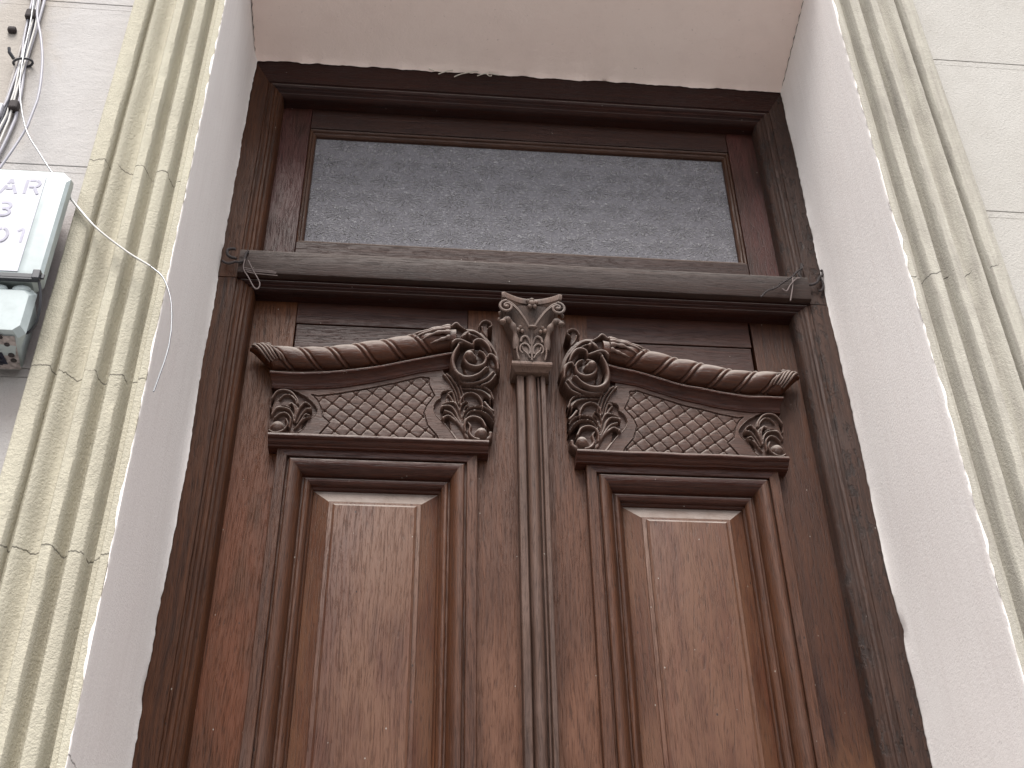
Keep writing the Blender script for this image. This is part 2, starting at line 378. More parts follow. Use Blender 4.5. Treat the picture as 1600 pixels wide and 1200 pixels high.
class MB:
    def __init__(s):
        s.v = []; s.f = []
    def add(s, v, f):
        n = len(s.v)
        s.v += [tuple(map(float, p)) for p in v]
        s.f += [tuple(int(i) + n for i in q) for q in f]
        return s
    def box(s, x0, x1, y0, y1, z0, z1, bev=0.0):
        if bev <= 0:
            v = [(x, y, z) for x in (x0, x1) for y in (y0, y1) for z in (z0, z1)]
            return s.add(v, [(0, 1, 3, 2), (4, 6, 7, 5), (0, 4, 5, 1), (2, 3, 7, 6), (0, 2, 6, 4), (1, 5, 7, 3)])
        b = bev
        import bmesh
        bm = bmesh.new()
        bmesh.ops.create_cube(bm, size=1)
        for q in bm.verts:
            q.co = Vector(((x0 + x1) / 2 + q.co.x * (x1 - x0), (y0 + y1) / 2 + q.co.y * (y1 - y0), (z0 + z1) / 2 + q.co.z * (z1 - z0)))
        bmesh.ops.bevel(bm, geom=list(bm.edges), offset=b, segments=2, affect='EDGES', profile=.5)
        bm.verts.index_update()
        s.add([q.co[:] for q in bm.verts], [[q.index for q in f.verts] for f in bm.faces])
        bm.free()
        return s
    def tube(s, pts, r, seg=8, flat=None, caps=True):
        """pts: list of Vector; r: number or list."""
        P = [Vector(p) for p in pts]
        n = len(P)
        R = r if isinstance(r, (list, tuple)) else [r] * n
        up = Vector((0, -1, 0))
        rings = []
        prev = None
        for i in range(n):
            t = (P[min(i + 1, n - 1)] - P[max(i - 1, 0)]).normalized()
            a = (prev if prev is not None else up)
            a = a - t * a.dot(t)
            if a.length < 1e-4:
                a = Vector((1, 0, 0)) - t * t.x
            a.normalize(); prev = a
            b = t.cross(a)
            fa = flat if flat else 1.0
            rings.append([P[i] + a * (math.cos(q) * R[i] * fa) + b * (math.sin(q) * R[i]) for q in [2 * math.pi * k / seg for k in range(seg)]])
        v = [p for ring in rings for p in ring]
        f = []
        for i in range(n - 1):
            for k in range(seg):
                k2 = (k + 1) % seg
                f.append((i * seg + k, i * seg + k2, (i + 1) * seg + k2, (i + 1) * seg + k))
        if caps:
            f.append(tuple(range(seg))[::-1])
            f.append(tuple((n - 1) * seg + k for k in range(seg)))
        return s.add(v, f)
    def prism(s, prof, a, b, axis='z', ends=True):
        """prof list of (p,q): for axis z -> (x,y); axis x -> (y,z); extruded from a to b (functions allowed)."""
        n = len(prof)
        A, B = [], []
        for p, q in prof:
            if axis == 'z':
                A.append((p, q, a)); B.append((p, q, b))
            else:
                A.append((a, p, q)); B.append((b, p, q))
        f = [(i, i + 1, n + i + 1, n + i) for i in range(n - 1)]
        if ends:
            f += [tuple(range(n))[::-1], tuple(range(n, 2 * n)), (n - 1, 0, n, 2 * n - 1)]
        return s.add(A + B, f)
    def ball(s, c, r, sq=(1, 1, 1), n=10):
        v = []; f = []
        for i in range(n + 1):
            for k in range(n * 2):
                a = math.pi * i / n; b = math.pi * k / n
                v.append((c[0] + r * sq[0] * math.sin(a) * math.cos(b), c[1] + r * sq[1] * math.sin(a) * math.sin(b), c[2] + r * sq[2] * math.cos(a)))
        for i in range(n):
            for k in range(n * 2):
                k2 = (k + 1) % (n * 2)
                f.append((i * 2 * n + k, i * 2 * n + k2, (i + 1) * 2 * n + k2, (i + 1) * 2 * n + k))
        return s.add(v, f)
    def build(s, name, mat, parent=None, fn=None, smooth=None, flip=False, label=None, kind=None):
        vs = [fn(*p) for p in s.v] if fn else s.v
        fs = [q[::-1] for q in s.f] if flip else s.f
        if parent is not None:
            o0 = parent
            off = Vector((0, 0, 0))
            while o0 is not None:
                off += o0.location
                o0 = o0.parent
            vs = [(p[0] - off.x, p[1] - off.y, p[2] - off.z) for p in vs]
        me = bpy.data.meshes.new(name)
        me.from_pydata(vs, [], fs)
        me.validate()
        me.materials.append(mat)
        o = bpy.data.objects.new(name, me)
        COL.objects.link(o)
        o.parent = parent
        if smooth is not None:
            me.polygons.foreach_set('use_smooth', [True] * len(me.polygons))
            if smooth < 180:
                me.set_sharp_from_angle(angle=math.radians(smooth))
        me.update()
        if label: o['label'] = label
        if kind: o['kind'] = kind
        return o

def fix_normals(o):
    import bmesh
    bm = bmesh.new(); bm.from_mesh(o.data)
    bmesh.ops.recalc_face_normals(bm, faces=bm.faces)
    bm.to_mesh(o.data); bm.free()
    return o

def spline(pts, n):
    """Catmull-Rom through pts (any dimension) -> n samples."""
    P = np.array(pts, float)
    if len(P) == 1:
        return P
    if len(P) == 2:
        t = np.linspace(0, 1, n)[:, None]
        return P[0] * (1 - t) + P[1] * t
    Q = np.vstack([2 * P[0] - P[1], P, 2 * P[-1] - P[-2]])
    d = np.r_[0, np.cumsum(np.linalg.norm(np.diff(P[:, :2], axis=0), axis=1))]
    u = np.linspace(0, d[-1], n)
    k = np.clip(np.searchsorted(d, u, side='right') - 1, 0, len(P) - 2)
    t = ((u - d[k]) / np.maximum(d[k + 1] - d[k], 1e-9))[:, None]
    p0, p1, p2, p3 = Q[k], Q[k + 1], Q[k + 2], Q[k + 3]
    return .5 * ((2 * p1) + (-p0 + p2) * t + (2 * p0 - 5 * p1 + 4 * p2 - p3) * t * t + (-p0 + 3 * p1 - 3 * p2 + p3) * t ** 3)

_r = np.random.RandomState(3)
def smooth_noise(n, amp, k):
    a = _r.randn(n + 4 * k)
    w = np.hanning(2 * k + 1)
    a = np.convolve(a, w / w.sum(), 'same')[2 * k:2 * k + n]
    return a / (a.std() + 1e-9) * amp

# ------------------------------------------------------------------ carved outlines: (x, z, relief height, half width) in metres
ACANTHUS_A = [('f',[(-0.1277,2.8895,0.024,0.0289),(-0.1365,2.9165,0.024,0.0347),(-0.1396,2.9511,0.024,0.0347),(-0.137,2.9812,0.024,0.0318),(-0.1283,2.9976,0.024,0.0289)]),('f',[(-0.1626,2.9409,0.022,0.0159),(-0.1687,2.9613,0.0225,0.0152),(-0.1663,2.9929,0.023,0.0144),(-0.1609,3.0216,0.0235,0.0137),(-0.1641,3.0392,0.024,0.013)]),('r',[(-0.1363,2.8881,0.0256,0.0087),(-0.1422,2.9012,0.026,0.0087),(-0.1481,2.9161,0.0264,0.0087),(-0.1484,2.9383,0.0268,0.0087),(-0.1487,2.9625,0.0272,0.0087),(-0.1489,2.9834,0.0276,0.0087),(-0.1551,3.0079,0.028,0.0087)]),('r',[(-0.1276,2.8867,0.0232,0.0087),(-0.1363,2.9067,0.0232,0.0083),(-0.1365,2.9274,0.0232,0.0079),(-0.1279,2.9452,0.0232,0.0076),(-0.1134,2.9493,0.0232,0.0072)]),('r',[(-0.1351,2.8842,0.0292,0.0038),(-0.1424,2.8984,0.0304,0.0036),(-0.1512,2.9143,0.0316,0.0034),(-0.1644,2.9284,0.0328,0.0032),(-0.1747,2.9358,0.034,0.0031),(-0.1847,2.931,0.0352,0.0029)]),('r',[(-0.1861,2.9293,0.0364,0.0038),(-0.1854,2.9276,0.0364,0.0038)]),('r',[(-0.1366,2.8867,0.0304,0.0035),(-0.1454,2.906,0.0316,0.0032),(-0.1572,2.9253,0.0328,0.003),(-0.169,2.9412,0.034,0.0028),(-0.1836,2.9476,0.0352,0.0026)]),('r',[(-0.1381,2.888,0.031,0.0035),(-0.1455,2.9109,0.032,0.0034),(-0.1544,2.9305,0.0329,0.0032),(-0.1619,2.9486,0.0339,0.0031),(-0.1722,2.9597,0.0348,0.003),(-0.1888,2.9583,0.0358,0.0029)]),('r',[(-0.1893,2.9565,0.037,0.0038),(-0.1895,2.9548,0.037,0.0035)]),('r',[(-0.1396,2.8977,0.0316,0.0026),(-0.147,2.9211,0.032,0.0025),(-0.1509,2.9414,0.0324,0.0025),(-0.1562,2.9601,0.0328,0.0024),(-0.1636,2.97,0.0332,0.0023),(-0.1752,2.9701,0.0336,0.0022),(-0.1882,2.9639,0.034,0.0022)]),('r',[(-0.1426,2.9231,0.0292,0.0032),(-0.1515,2.9465,0.0299,0.0031),(-0.1591,2.9667,0.0306,0.0029),(-0.1637,2.9855,0.0314,0.0028),(-0.1683,2.9972,0.0321,0.0027),(-0.1763,2.9936,0.0328,0.0026)]),('r',[(-0.1604,2.9641,0.0292,0.0029),(-0.1679,2.9771,0.0304,0.0029),(-0.1732,2.9866,0.0316,0.0029),(-0.1762,2.9892,0.0328,0.0029)]),('g',[(-0.1442,2.9241,0.0328,0.0043),(-0.1474,2.9432,0.0352,0.0049),(-0.1448,2.9591,0.0376,0.0055),(-0.1392,2.9639,0.04,0.0061)]),('r',[(-0.149,2.9614,0.034,0.0026),(-0.1513,2.9713,0.0348,0.0026),(-0.1436,2.9888,0.0356,0.0027),(-0.1291,2.9947,0.0364,0.0027),(-0.1145,2.9873,0.0372,0.0028),(-0.1057,2.9713,0.038,0.0028),(-0.1041,2.955,0.0388,0.0029)]),('g',[(-0.1429,2.9234,0.034,0.0038),(-0.1409,2.9398,0.0354,0.0043),(-0.1288,2.9534,0.0369,0.0049),(-0.1058,2.9535,0.0383,0.0064),(-0.0885,2.9411,0.0398,0.0064),(-0.0808,2.9249,0.0412,0.0035)]),('r',[(-0.1398,2.8988,0.0352,0.0035),(-0.1412,2.9152,0.0362,0.0035),(-0.1359,2.9285,0.0371,0.0035),(-0.123,2.9333,0.0381,0.0035),(-0.1072,2.9269,0.039,0.0035),(-0.098,2.9094,0.04,0.0035)]),('r',[(-0.1112,2.8788,0.0352,0.0038),(-0.124,2.8848,0.0343,0.0036),(-0.1311,2.8969,0.0334,0.0035),(-0.1298,2.9129,0.0325,0.0033),(-0.1341,2.9219,0.0316,0.0032)]),('r',[(-0.0871,2.9007,0.028,0.0049),(-0.0885,2.8904,0.028,0.0049),(-0.0964,2.8832,0.028,0.0049)]),('r',[(-0.1066,2.8946,0.0412,0.0127)]),('r',[(-0.1492,3.01,0.028,0.0087),(-0.1287,3.0085,0.0289,0.0077),(-0.1052,3.0019,0.0298,0.0068),(-0.0906,2.9912,0.0307,0.0058),(-0.0819,2.9839,0.0316,0.0049)]),('r',[(-0.1614,3.0213,0.034,0.0023),(-0.1496,3.0126,0.0345,0.0023),(-0.1291,3.0123,0.035,0.0023),(-0.1026,3.0115,0.0354,0.0023),(-0.088,3.0002,0.0359,0.0023),(-0.0815,2.9806,0.0364,0.0023)]),('r',[(-0.1495,3.0057,0.034,0.0017),(-0.1261,3.0047,0.0346,0.0017),(-0.1041,2.9999,0.0352,0.0017),(-0.091,2.9877,0.0358,0.0017),(-0.0874,2.975,0.0364,0.0017)]),('r',[(-0.0992,2.9767,0.028,0.0043),(-0.0906,2.9634,0.03,0.0039),(-0.0806,2.9537,0.032,0.0034),(-0.0698,2.9563,0.034,0.0029)]),('r',[(-0.149,2.9622,0.0328,0.0026),(-0.1515,2.986,0.034,0.0027),(-0.1584,3.0098,0.0352,0.0027),(-0.1705,3.03,0.0364,0.0028),(-0.181,3.0395,0.0376,0.0029)]),('r',[(-0.1547,2.9671,0.0304,0.002),(-0.1594,2.9908,0.0316,0.0022),(-0.1671,3.0111,0.0328,0.0023),(-0.1792,3.0313,0.034,0.0025),(-0.1883,3.0409,0.0352,0.0026)]),('r',[(-0.1446,2.9632,0.0316,0.002),(-0.1449,2.9869,0.0332,0.0022),(-0.1495,3.0034,0.0348,0.0024),(-0.1557,3.0235,0.0364,0.0026)]),('r',[(-0.1563,2.8793,0.0274,0.0026),(-0.168,2.8976,0.0272,0.0025),(-0.1827,2.9193,0.027,0.0023),(-0.2003,2.9394,0.0268,0.0022),(-0.2069,2.9584,0.0266,0.002),(-0.2019,2.9764,0.0264,0.0019),(-0.1923,2.985,0.0262,0.0017)]),('r',[(-0.1924,2.9876,0.0262,0.0017),(-0.1901,2.9998,0.0268,0.0017),(-0.1785,3.0045,0.0274,0.0017),(-0.1668,3.0037,0.028,0.0017)])]
ACANTHUS_B = [('f',[(-0.5207,2.8979,0.024,0.0211),(-0.5147,2.9243,0.024,0.0256),(-0.5127,2.9483,0.024,0.0256),(-0.5148,2.9696,0.024,0.0189)]),('f',[(-0.4878,2.8916,0.024,0.0133),(-0.4818,2.9193,0.024,0.0128),(-0.4751,2.9421,0.024,0.0122)]),('r',[(-0.4917,2.8878,0.0256,0.0122),(-0.4929,2.9007,0.0256,0.0111),(-0.4901,2.9165,0.0256,0.01),(-0.4875,2.9351,0.0256,0.0089),(-0.4911,2.9509,0.0256,0.0078)]),('r',[(-0.518,2.9019,0.022,0.0089),(-0.5091,2.9207,0.022,0.0087),(-0.5047,2.9314,0.022,0.0085),(-0.5124,2.943,0.022,0.0083),(-0.526,2.949,0.022,0.0081),(-0.5276,2.965,0.022,0.008),(-0.5159,2.9791,0.022,0.0078)]),('r',[(-0.5405,2.9615,0.034,0.0029),(-0.5315,2.9794,0.034,0.003),(-0.5178,2.9844,0.034,0.0031),(-0.502,2.9795,0.034,0.0032),(-0.4896,2.9639,0.034,0.0032),(-0.4858,2.9521,0.034,0.0033)]),('r',[(-0.5416,2.9445,0.0256,0.0027),(-0.5427,2.9565,0.0274,0.0027),(-0.5385,2.9703,0.0292,0.0027)]),('r',[(-0.5233,2.9625,0.0328,0.0022),(-0.5155,2.972,0.0331,0.0022),(-0.5036,2.9724,0.0334,0.0022),(-0.4927,2.9613,0.0337,0.0022),(-0.4884,2.9506,0.034,0.0022)]),('r',[(-0.5029,2.9461,0.0376,0.0038),(-0.4979,2.9496,0.0367,0.0036),(-0.4918,2.9412,0.0358,0.0033),(-0.489,2.9288,0.0349,0.0031),(-0.4895,2.9162,0.034,0.0029)]),('r',[(-0.4969,2.9494,0.0352,0.0027),(-0.4876,2.9424,0.0344,0.0026),(-0.4865,2.9297,0.0336,0.0025),(-0.4878,2.9197,0.0328,0.0024)]),('r',[(-0.5362,2.9211,0.0352,0.0029),(-0.5282,2.9374,0.035,0.0028),(-0.5155,2.9398,0.0347,0.0027),(-0.5021,2.9357,0.0345,0.0026),(-0.494,2.9237,0.0342,0.0025),(-0.4897,2.907,0.034,0.0024)]),('r',[(-0.5295,2.9387,0.034,0.0016),(-0.5213,2.9434,0.0344,0.0016),(-0.5094,2.9437,0.0348,0.0016),(-0.4991,2.9386,0.0352,0.0016)]),('r',[(-0.5293,2.9127,0.0364,0.0024),(-0.5202,2.9233,0.0359,0.0025),(-0.5087,2.9264,0.0354,0.0025),(-0.4993,2.9177,0.035,0.0026),(-0.497,2.9051,0.0345,0.0026),(-0.498,2.8923,0.034,0.0027)]),('r',[(-0.5224,2.8934,0.0376,0.0133)]),('r',[(-0.5379,2.8849,0.0328,0.0027),(-0.5287,2.8792,0.0333,0.0026),(-0.5161,2.8807,0.0338,0.0026),(-0.5062,2.8892,0.0342,0.0025),(-0.5022,2.9008,0.0347,0.0025),(-0.5062,2.912,0.0352,0.0024)]),('r',[(-0.4885,2.9058,0.034,0.0024),(-0.4859,2.9238,0.0347,0.0024),(-0.481,2.942,0.0354,0.0023),(-0.4711,2.9533,0.0362,0.0022),(-0.4596,2.946,0.0369,0.0021),(-0.4585,2.9403,0.0376,0.002)]),('r',[(-0.484,2.9034,0.034,0.0024),(-0.477,2.9212,0.0352,0.0024),(-0.4685,2.936,0.0364,0.0024),(-0.4583,2.9383,0.0376,0.0024)]),('r',[(-0.4824,2.8964,0.0328,0.0024),(-0.4751,2.9116,0.034,0.0024),(-0.4686,2.9242,0.0352,0.0023),(-0.4591,2.9219,0.0364,0.0022)]),('r',[(-0.4872,2.891,0.0328,0.002),(-0.4777,2.9042,0.0332,0.0019),(-0.469,2.9161,0.0336,0.0017),(-0.4595,2.9189,0.034,0.0016)]),('r',[(-0.484,2.927,0.034,0.0016),(-0.4809,2.9399,0.0346,0.0016),(-0.475,2.9478,0.0352,0.0016)]),('r',[(-0.4794,2.8845,0.0274,0.0018),(-0.4678,2.8981,0.0272,0.0017),(-0.4607,2.9156,0.0271,0.0017),(-0.4479,2.9308,0.0269,0.0017),(-0.4458,2.9443,0.0267,0.0017),(-0.4558,2.96,0.0265,0.0016),(-0.4702,2.9742,0.0264,0.0016),(-0.4876,2.9843,0.0262,0.0016)])]
VOLUTE = [('f',[(-0.1176,3.081,0.026,0.0467)]),('f',[(-0.1184,3.0582,0.0384,0.0267),(-0.0965,3.0492,0.0384,0.022),(-0.0881,3.0734,0.0384,0.0173)]),('f',[(-0.1523,3.1437,0.0396,0.0147),(-0.1272,3.1446,0.0403,0.014),(-0.1021,3.1244,0.0409,0.0133),(-0.0855,3.0953,0.0415,0.0127),(-0.0774,3.0678,0.0421,0.012)]),('r',[(-0.1741,3.1546,0.0558,0.0035),(-0.1631,3.1644,0.0553,0.0059),(-0.1532,3.1564,0.0549,0.0032),(-0.1392,3.146,0.0545,0.0027)]),('r',[(-0.1446,3.1325,0.0545,0.0035),(-0.1336,3.1451,0.0539,0.0035),(-0.1169,3.1412,0.0533,0.0035),(-0.1001,3.1242,0.0527,0.0035),(-0.0835,3.1013,0.052,0.0035),(-0.074,3.0782,0.0514,0.0035),(-0.0707,3.055,0.0508,0.0035)]),('r',[(-0.1362,3.1385,0.052,0.0027),(-0.1195,3.133,0.0513,0.0027),(-0.1028,3.117,0.0506,0.0027),(-0.0889,3.0975,0.0498,0.0027),(-0.0793,3.0762,0.0491,0.0027),(-0.0753,3.0515,0.0483,0.0027)]),('r',[(-0.1335,3.1359,0.0533,0.0061),(-0.139,3.1415,0.0525,0.0061),(-0.1445,3.1383,0.0516,0.0061),(-0.1486,3.1317,0.0508,0.0061)]),('r',[(-0.1569,3.1039,0.057,0.0037),(-0.1662,3.0827,0.057,0.0056),(-0.1692,3.0588,0.057,0.0064),(-0.1628,3.0356,0.057,0.0067),(-0.1478,3.0222,0.057,0.0064),(-0.1303,3.0214,0.057,0.0056),(-0.1154,3.0288,0.057,0.0045),(-0.1073,3.0367,0.057,0.0029)]),('f',[(-0.119,3.0856,0.0359,0.02)]),('r',[(-0.125,3.0946,0.0533,0.004),(-0.1387,3.0885,0.0536,0.0045),(-0.144,3.0726,0.0539,0.0051),(-0.1371,3.0574,0.0542,0.0053),(-0.1201,3.051,0.0545,0.0053),(-0.1038,3.0579,0.0548,0.0051),(-0.0983,3.0724,0.0551,0.0045),(-0.1031,3.0856,0.0554,0.0037),(-0.1128,3.0917,0.0558,0.0027)]),('r',[(-0.1252,3.0755,0.0582,0.008),(-0.1336,3.0783,0.0607,0.008)]),('r',[(-0.1339,3.0771,0.0657,0.0123)]),('r',[(-0.1265,3.1074,0.0545,0.0035),(-0.139,3.1127,0.0558,0.0048),(-0.1529,3.118,0.057,0.0053),(-0.164,3.1164,0.0582,0.0053),(-0.1708,3.1081,0.0595,0.0045)]),('r',[(-0.1595,3.1022,0.0545,0.0029),(-0.1555,3.111,0.0545,0.0027),(-0.1445,3.1134,0.0545,0.0024)]),('r',[(-0.0865,3.0906,0.0545,0.0035),(-0.0934,3.1069,0.0553,0.0045),(-0.1045,3.1197,0.056,0.0053),(-0.1156,3.1216,0.0568,0.0051),(-0.124,3.1157,0.0575,0.004),(-0.1253,3.1046,0.0582,0.0027)]),('r',[(-0.0723,3.048,0.0533,0.0045),(-0.0743,3.0661,0.0539,0.0053),(-0.0811,3.0806,0.0545,0.0051),(-0.0907,3.0839,0.0551,0.0043),(-0.0942,3.0764,0.0558,0.0029)]),('r',[(-0.0977,3.0482,0.0558,0.004),(-0.1032,3.0424,0.0564,0.0036),(-0.1073,3.0367,0.057,0.0032)]),('r',[(-0.0935,3.0494,0.0545,0.0032)]),('r',[(-0.082,3.0445,0.0458,0.0035),(-0.097,3.0269,0.0458,0.0035),(-0.116,3.016,0.0458,0.0035),(-0.1376,3.0116,0.0458,0.0035),(-0.1539,3.0174,0.0458,0.0035)]),('r',[(-0.0762,3.0407,0.0421,0.0029),(-0.0886,3.0217,0.0421,0.0029),(-0.1076,3.0108,0.0421,0.0029)]),('f',[(-0.1017,3.137,0.0359,0.01),(-0.1011,3.1538,0.0372,0.0097),(-0.1019,3.1706,0.0384,0.0093)]),('r',[(-0.1123,3.1667,0.0471,0.0032),(-0.1067,3.1776,0.0473,0.0031),(-0.0969,3.1815,0.0476,0.0031),(-0.0871,3.1765,0.0478,0.003),(-0.085,3.1675,0.0481,0.003),(-0.0914,3.1625,0.0483,0.0029)]),('r',[(-0.1064,3.1664,0.0434,0.0032),(-0.1036,3.1541,0.0434,0.0028),(-0.0967,3.1421,0.0434,0.0024)]),('r',[(-0.1121,3.1687,0.0446,0.0027),(-0.112,3.1582,0.0421,0.0021)])]
ROLL_TOP = [(-0.6036,3.0956),(-0.5883,3.1025),(-0.5612,3.1014),(-0.5298,3.0979),(-0.4732,3.0993),(-0.4166,3.1058),(-0.3573,3.1195),(-0.3002,3.1331),(-0.2426,3.1504),(-0.1954,3.1637),(-0.166,3.1672)]
ROLL_BOT = [(-0.5646,3.0472),(-0.5514,3.0311),(-0.5247,3.0315),(-0.4676,3.0345),(-0.414,3.0382),(-0.3604,3.0467),(-0.3144,3.0578),(-0.2564,3.0755),(-0.2134,3.0877),(-0.17,3.0974),(-0.1461,3.1012)]
BEAD_TOPS = [(-0.526,3.0999),(-0.4655,3.1049),(-0.4054,3.1099),(-0.3493,3.1234),(-0.2925,3.1371),(-0.2393,3.1559)]
FILLET = [(-0.5489,3.017),(-0.5033,3.0156),(-0.4655,3.0175),(-0.4125,3.024),(-0.3595,3.0339),(-0.3137,3.0445),(-0.2562,3.062),(-0.2135,3.074),(-0.1704,3.0862)]
CYMA_LOW = [(-0.5341,2.9915),(-0.4905,2.9918),(-0.4641,2.9935),(-0.4111,2.9985),(-0.3507,3.0124),(-0.2935,3.0287),(-0.2358,3.0471),(-0.1851,3.0585),(-0.1655,3.0653)]
BORDER = [(-0.4633,2.9814),(-0.4477,2.9775),(-0.4102,2.984),(-0.35,2.9996),(-0.293,3.0167),(-0.2354,3.0364)]
SHELF = [(-0.5345,2.8675),(-0.0942,2.8692)]
LAT_I = [(-0.4355,2.9751),(-0.4023,2.9796),(-0.3677,2.9841),(-0.3354,2.99),(-0.3019,2.998),(-0.2691,3.0013),(-0.3828,2.9663),(-0.4146,2.9592),(-0.3484,2.9722),(-0.3302,2.9589),(-0.3634,2.9531),(-0.3977,2.9473),(-0.3795,2.9342),(-0.3441,2.9386),(-0.3121,2.9443),(-0.2775,2.9487),(-0.4136,2.9298),(-0.3259,2.9213),(-0.3589,2.9171),(-0.3917,2.9114),(-0.4277,2.9057),(-0.2916,2.9271),(-0.2595,2.9327)]
STRAW0 = [(-0.2449,-0.006,3.996),(-0.2317,-0.006,3.9874)]
STRAW1 = [(-0.2203,-0.006,3.9772),(-0.2019,-0.006,3.9882),(-0.1834,-0.006,3.9963)]
STRAW2 = [(-0.1793,-0.006,3.9698),(-0.1646,-0.006,3.9811),(-0.1423,-0.006,3.9903),(-0.118,-0.006,3.9969)]
STRAW3 = [(-0.1198,-0.006,3.9797),(-0.1067,-0.006,3.9871),(-0.0974,-0.006,3.9903),(-0.088,-0.006,3.9813),(-0.0824,-0.006,3.9846)]
STRAW4 = [(-0.0899,-0.006,3.9967),(-0.0786,-0.006,3.9907),(-0.0636,-0.006,3.9878)]
HOOKL0 = [(-0.6547,-0.02,3.332),(-0.6649,-0.02,3.3322),(-0.6726,-0.02,3.3274),(-0.6713,-0.02,3.317),(-0.6646,-0.02,3.3089),(-0.65,-0.02,3.3047)]
HOOKL1 = [(-0.6791,-0.022,3.295),(-0.672,-0.022,3.2894),(-0.6618,-0.022,3.2884),(-0.651,-0.022,3.2934),(-0.6408,-0.022,3.2932),(-0.6327,-0.022,3.2997),(-0.6308,-0.022,3.3162),(-0.627,-0.022,3.3269)]
HOOKL2 = [(-0.6289,-0.03,3.2955),(-0.6306,-0.03,3.2783),(-0.6276,-0.03,3.2633),(-0.6167,-0.03,3.2455),(-0.6039,-0.03,3.2213),(-0.5967,-0.03,3.2127),(-0.5908,-0.03,3.2155),(-0.5896,-0.03,3.2272),(-0.5964,-0.03,3.2434),(-0.6058,-0.03,3.2596),(-0.6156,-0.03,3.2793),(-0.6222,-0.03,3.2925)]
HOOKL3 = [(-0.6253,-0.025,3.272),(-0.6098,-0.025,3.2688),(-0.5843,-0.025,3.267),(-0.5588,-0.025,3.2653)]
HOOKR0 = [(0.6838,-0.012,3.3638),(0.6878,-0.012,3.3586),(0.6845,-0.012,3.3476),(0.6761,-0.012,3.3399),(0.668,-0.012,3.3251),(0.6513,-0.012,3.317),(0.6393,-0.012,3.3198),(0.6332,-0.012,3.3336),(0.6295,-0.012,3.3495),(0.6369,-0.012,3.3644),(0.641,-0.012,3.381)]
HOOKR1 = [(0.6788,-0.008,3.3399),(0.684,-0.008,3.3295),(0.6829,-0.008,3.3152),(0.6754,-0.008,3.3042),(0.6697,-0.008,3.3038)]
HOOKR2 = [(0.5203,-0.03,3.258),(0.538,-0.03,3.2772),(0.5586,-0.03,3.2872),(0.5759,-0.03,3.3023),(0.5931,-0.03,3.3157),(0.606,-0.03,3.3271),(0.6161,-0.03,3.3384),(0.6291,-0.03,3.35),(0.6351,-0.03,3.3611)]
HOOKR3 = [(0.5737,-0.032,3.283),(0.5831,-0.032,3.2775),(0.595,-0.032,3.2965),(0.6117,-0.032,3.3151),(0.6204,-0.032,3.3174)]
HOOKR4 = [(0.5884,-0.03,3.251),(0.596,-0.03,3.2773),(0.6014,-0.03,3.2986),(0.605,-0.03,3.3253)]
LOOP = [(-1.0859,-0.4,3.7864),(-1.0603,-0.4,3.6566),(-1.0516,-0.4,3.6046),(-1.0289,-0.4,3.535),(-1.0097,-0.4,3.4576),(-0.9967,-0.4,3.3639),(-0.9978,-0.4,3.2822),(-1.022,-0.4,3.1649),(-1.0577,-0.4,3.0368)]
WIRE = [(-1.0857,-0.41,3.7719),(-1.0586,-0.41,3.601),(-1.045,-0.41,3.4612),(-1.03,-0.41,3.3677),(-0.9957,-0.41,3.2624),(-0.9557,-0.41,3.1968),(-0.9176,-0.41,3.1413),(-0.8818,-0.41,3.0937),(-0.8207,-0.41,3.0211),(-0.7554,-0.41,2.9648),(-0.7061,-0.41,2.931),(-0.6822,-0.41,2.9034),(-0.6628,-0.41,2.8477),(-0.6545,-0.41,2.7663),(-0.6642,-0.41,2.6726)]
BUNDLE = [(-1.0877,-0.372,3.827),(-1.0749,-0.372,3.6933),(-1.0664,-0.372,3.5774),(-1.0615,-0.372,3.493),(-1.0557,-0.372,3.3912),(-1.0588,-0.372,3.2901),(-1.0882,-0.372,3.1255)]

YW = -0.360          # face of the street wall
XO = 0.690           # half width of the opening
ZS = 4.000           # soffit height at the door frame
ZTOP = 5.2

# ------------------------------------------------------------------ ground
g = MB().box(-40, 40, -2.75, -.30, -.3, 0.0); tag(g.build('pavement', M['paving']), kind='structure')
g = MB().box(-40, 40, -2.90, -2.754, -.3, 0.0, .012); tag(g.build('kerb', M['kerbstone']), kind='structure')
g = MB().box(-40, 40, -60, -2.904, -.4, -.13); tag(g.build('road', M['asphalt']), kind='structure')

# ------------------------------------------------------------------ the house front
wall = thing('house_wall', (0, YW, 0), 'white plastered house wall with shallow horizontal joints around the recessed doorway', 'wall')

def grid(name, fn, nu, nv, mat, parent, smooth=True, kind=None):
    mb = MB()
    v = [fn(i / nu, j / nv) for j in range(nv + 1) for i in range(nu + 1)]
    f = [(j * (nu + 1) + i, j * (nu + 1) + i + 1, (j + 1) * (nu + 1) + i + 1, (j + 1) * (nu + 1) + i) for j in range(nv) for i in range(nu)]
    mb.add(v, f)
    return mb.build(name, mat, parent, smooth=60 if smooth else None, kind=kind)

XS = .868            # outer edge of the moulded surround
# backing wall (the bottom of the joints)
wb = MB()
for s in (-1, 1):
    a, b = sorted((s * (XO + .01), s * (XS - .014)))
    wb.box(a, b, -.325, .26, 0, 4.09)
    a, b = sorted((s * (XS - .014), s * 3.2))
    wb.box(a, b, YW + .0035, .26, 0, ZTOP)
    a, b = sorted((s * (XO + .01), s * (XS - .014)))
    wb.box(a, b, YW + .006, .26, 4.095, ZTOP)
wb.box(-(XO + .01), XO + .01, YW + .006, .26, ZS + .12, ZTOP)
wb.build('wall_core', M['wall_r'], wall)
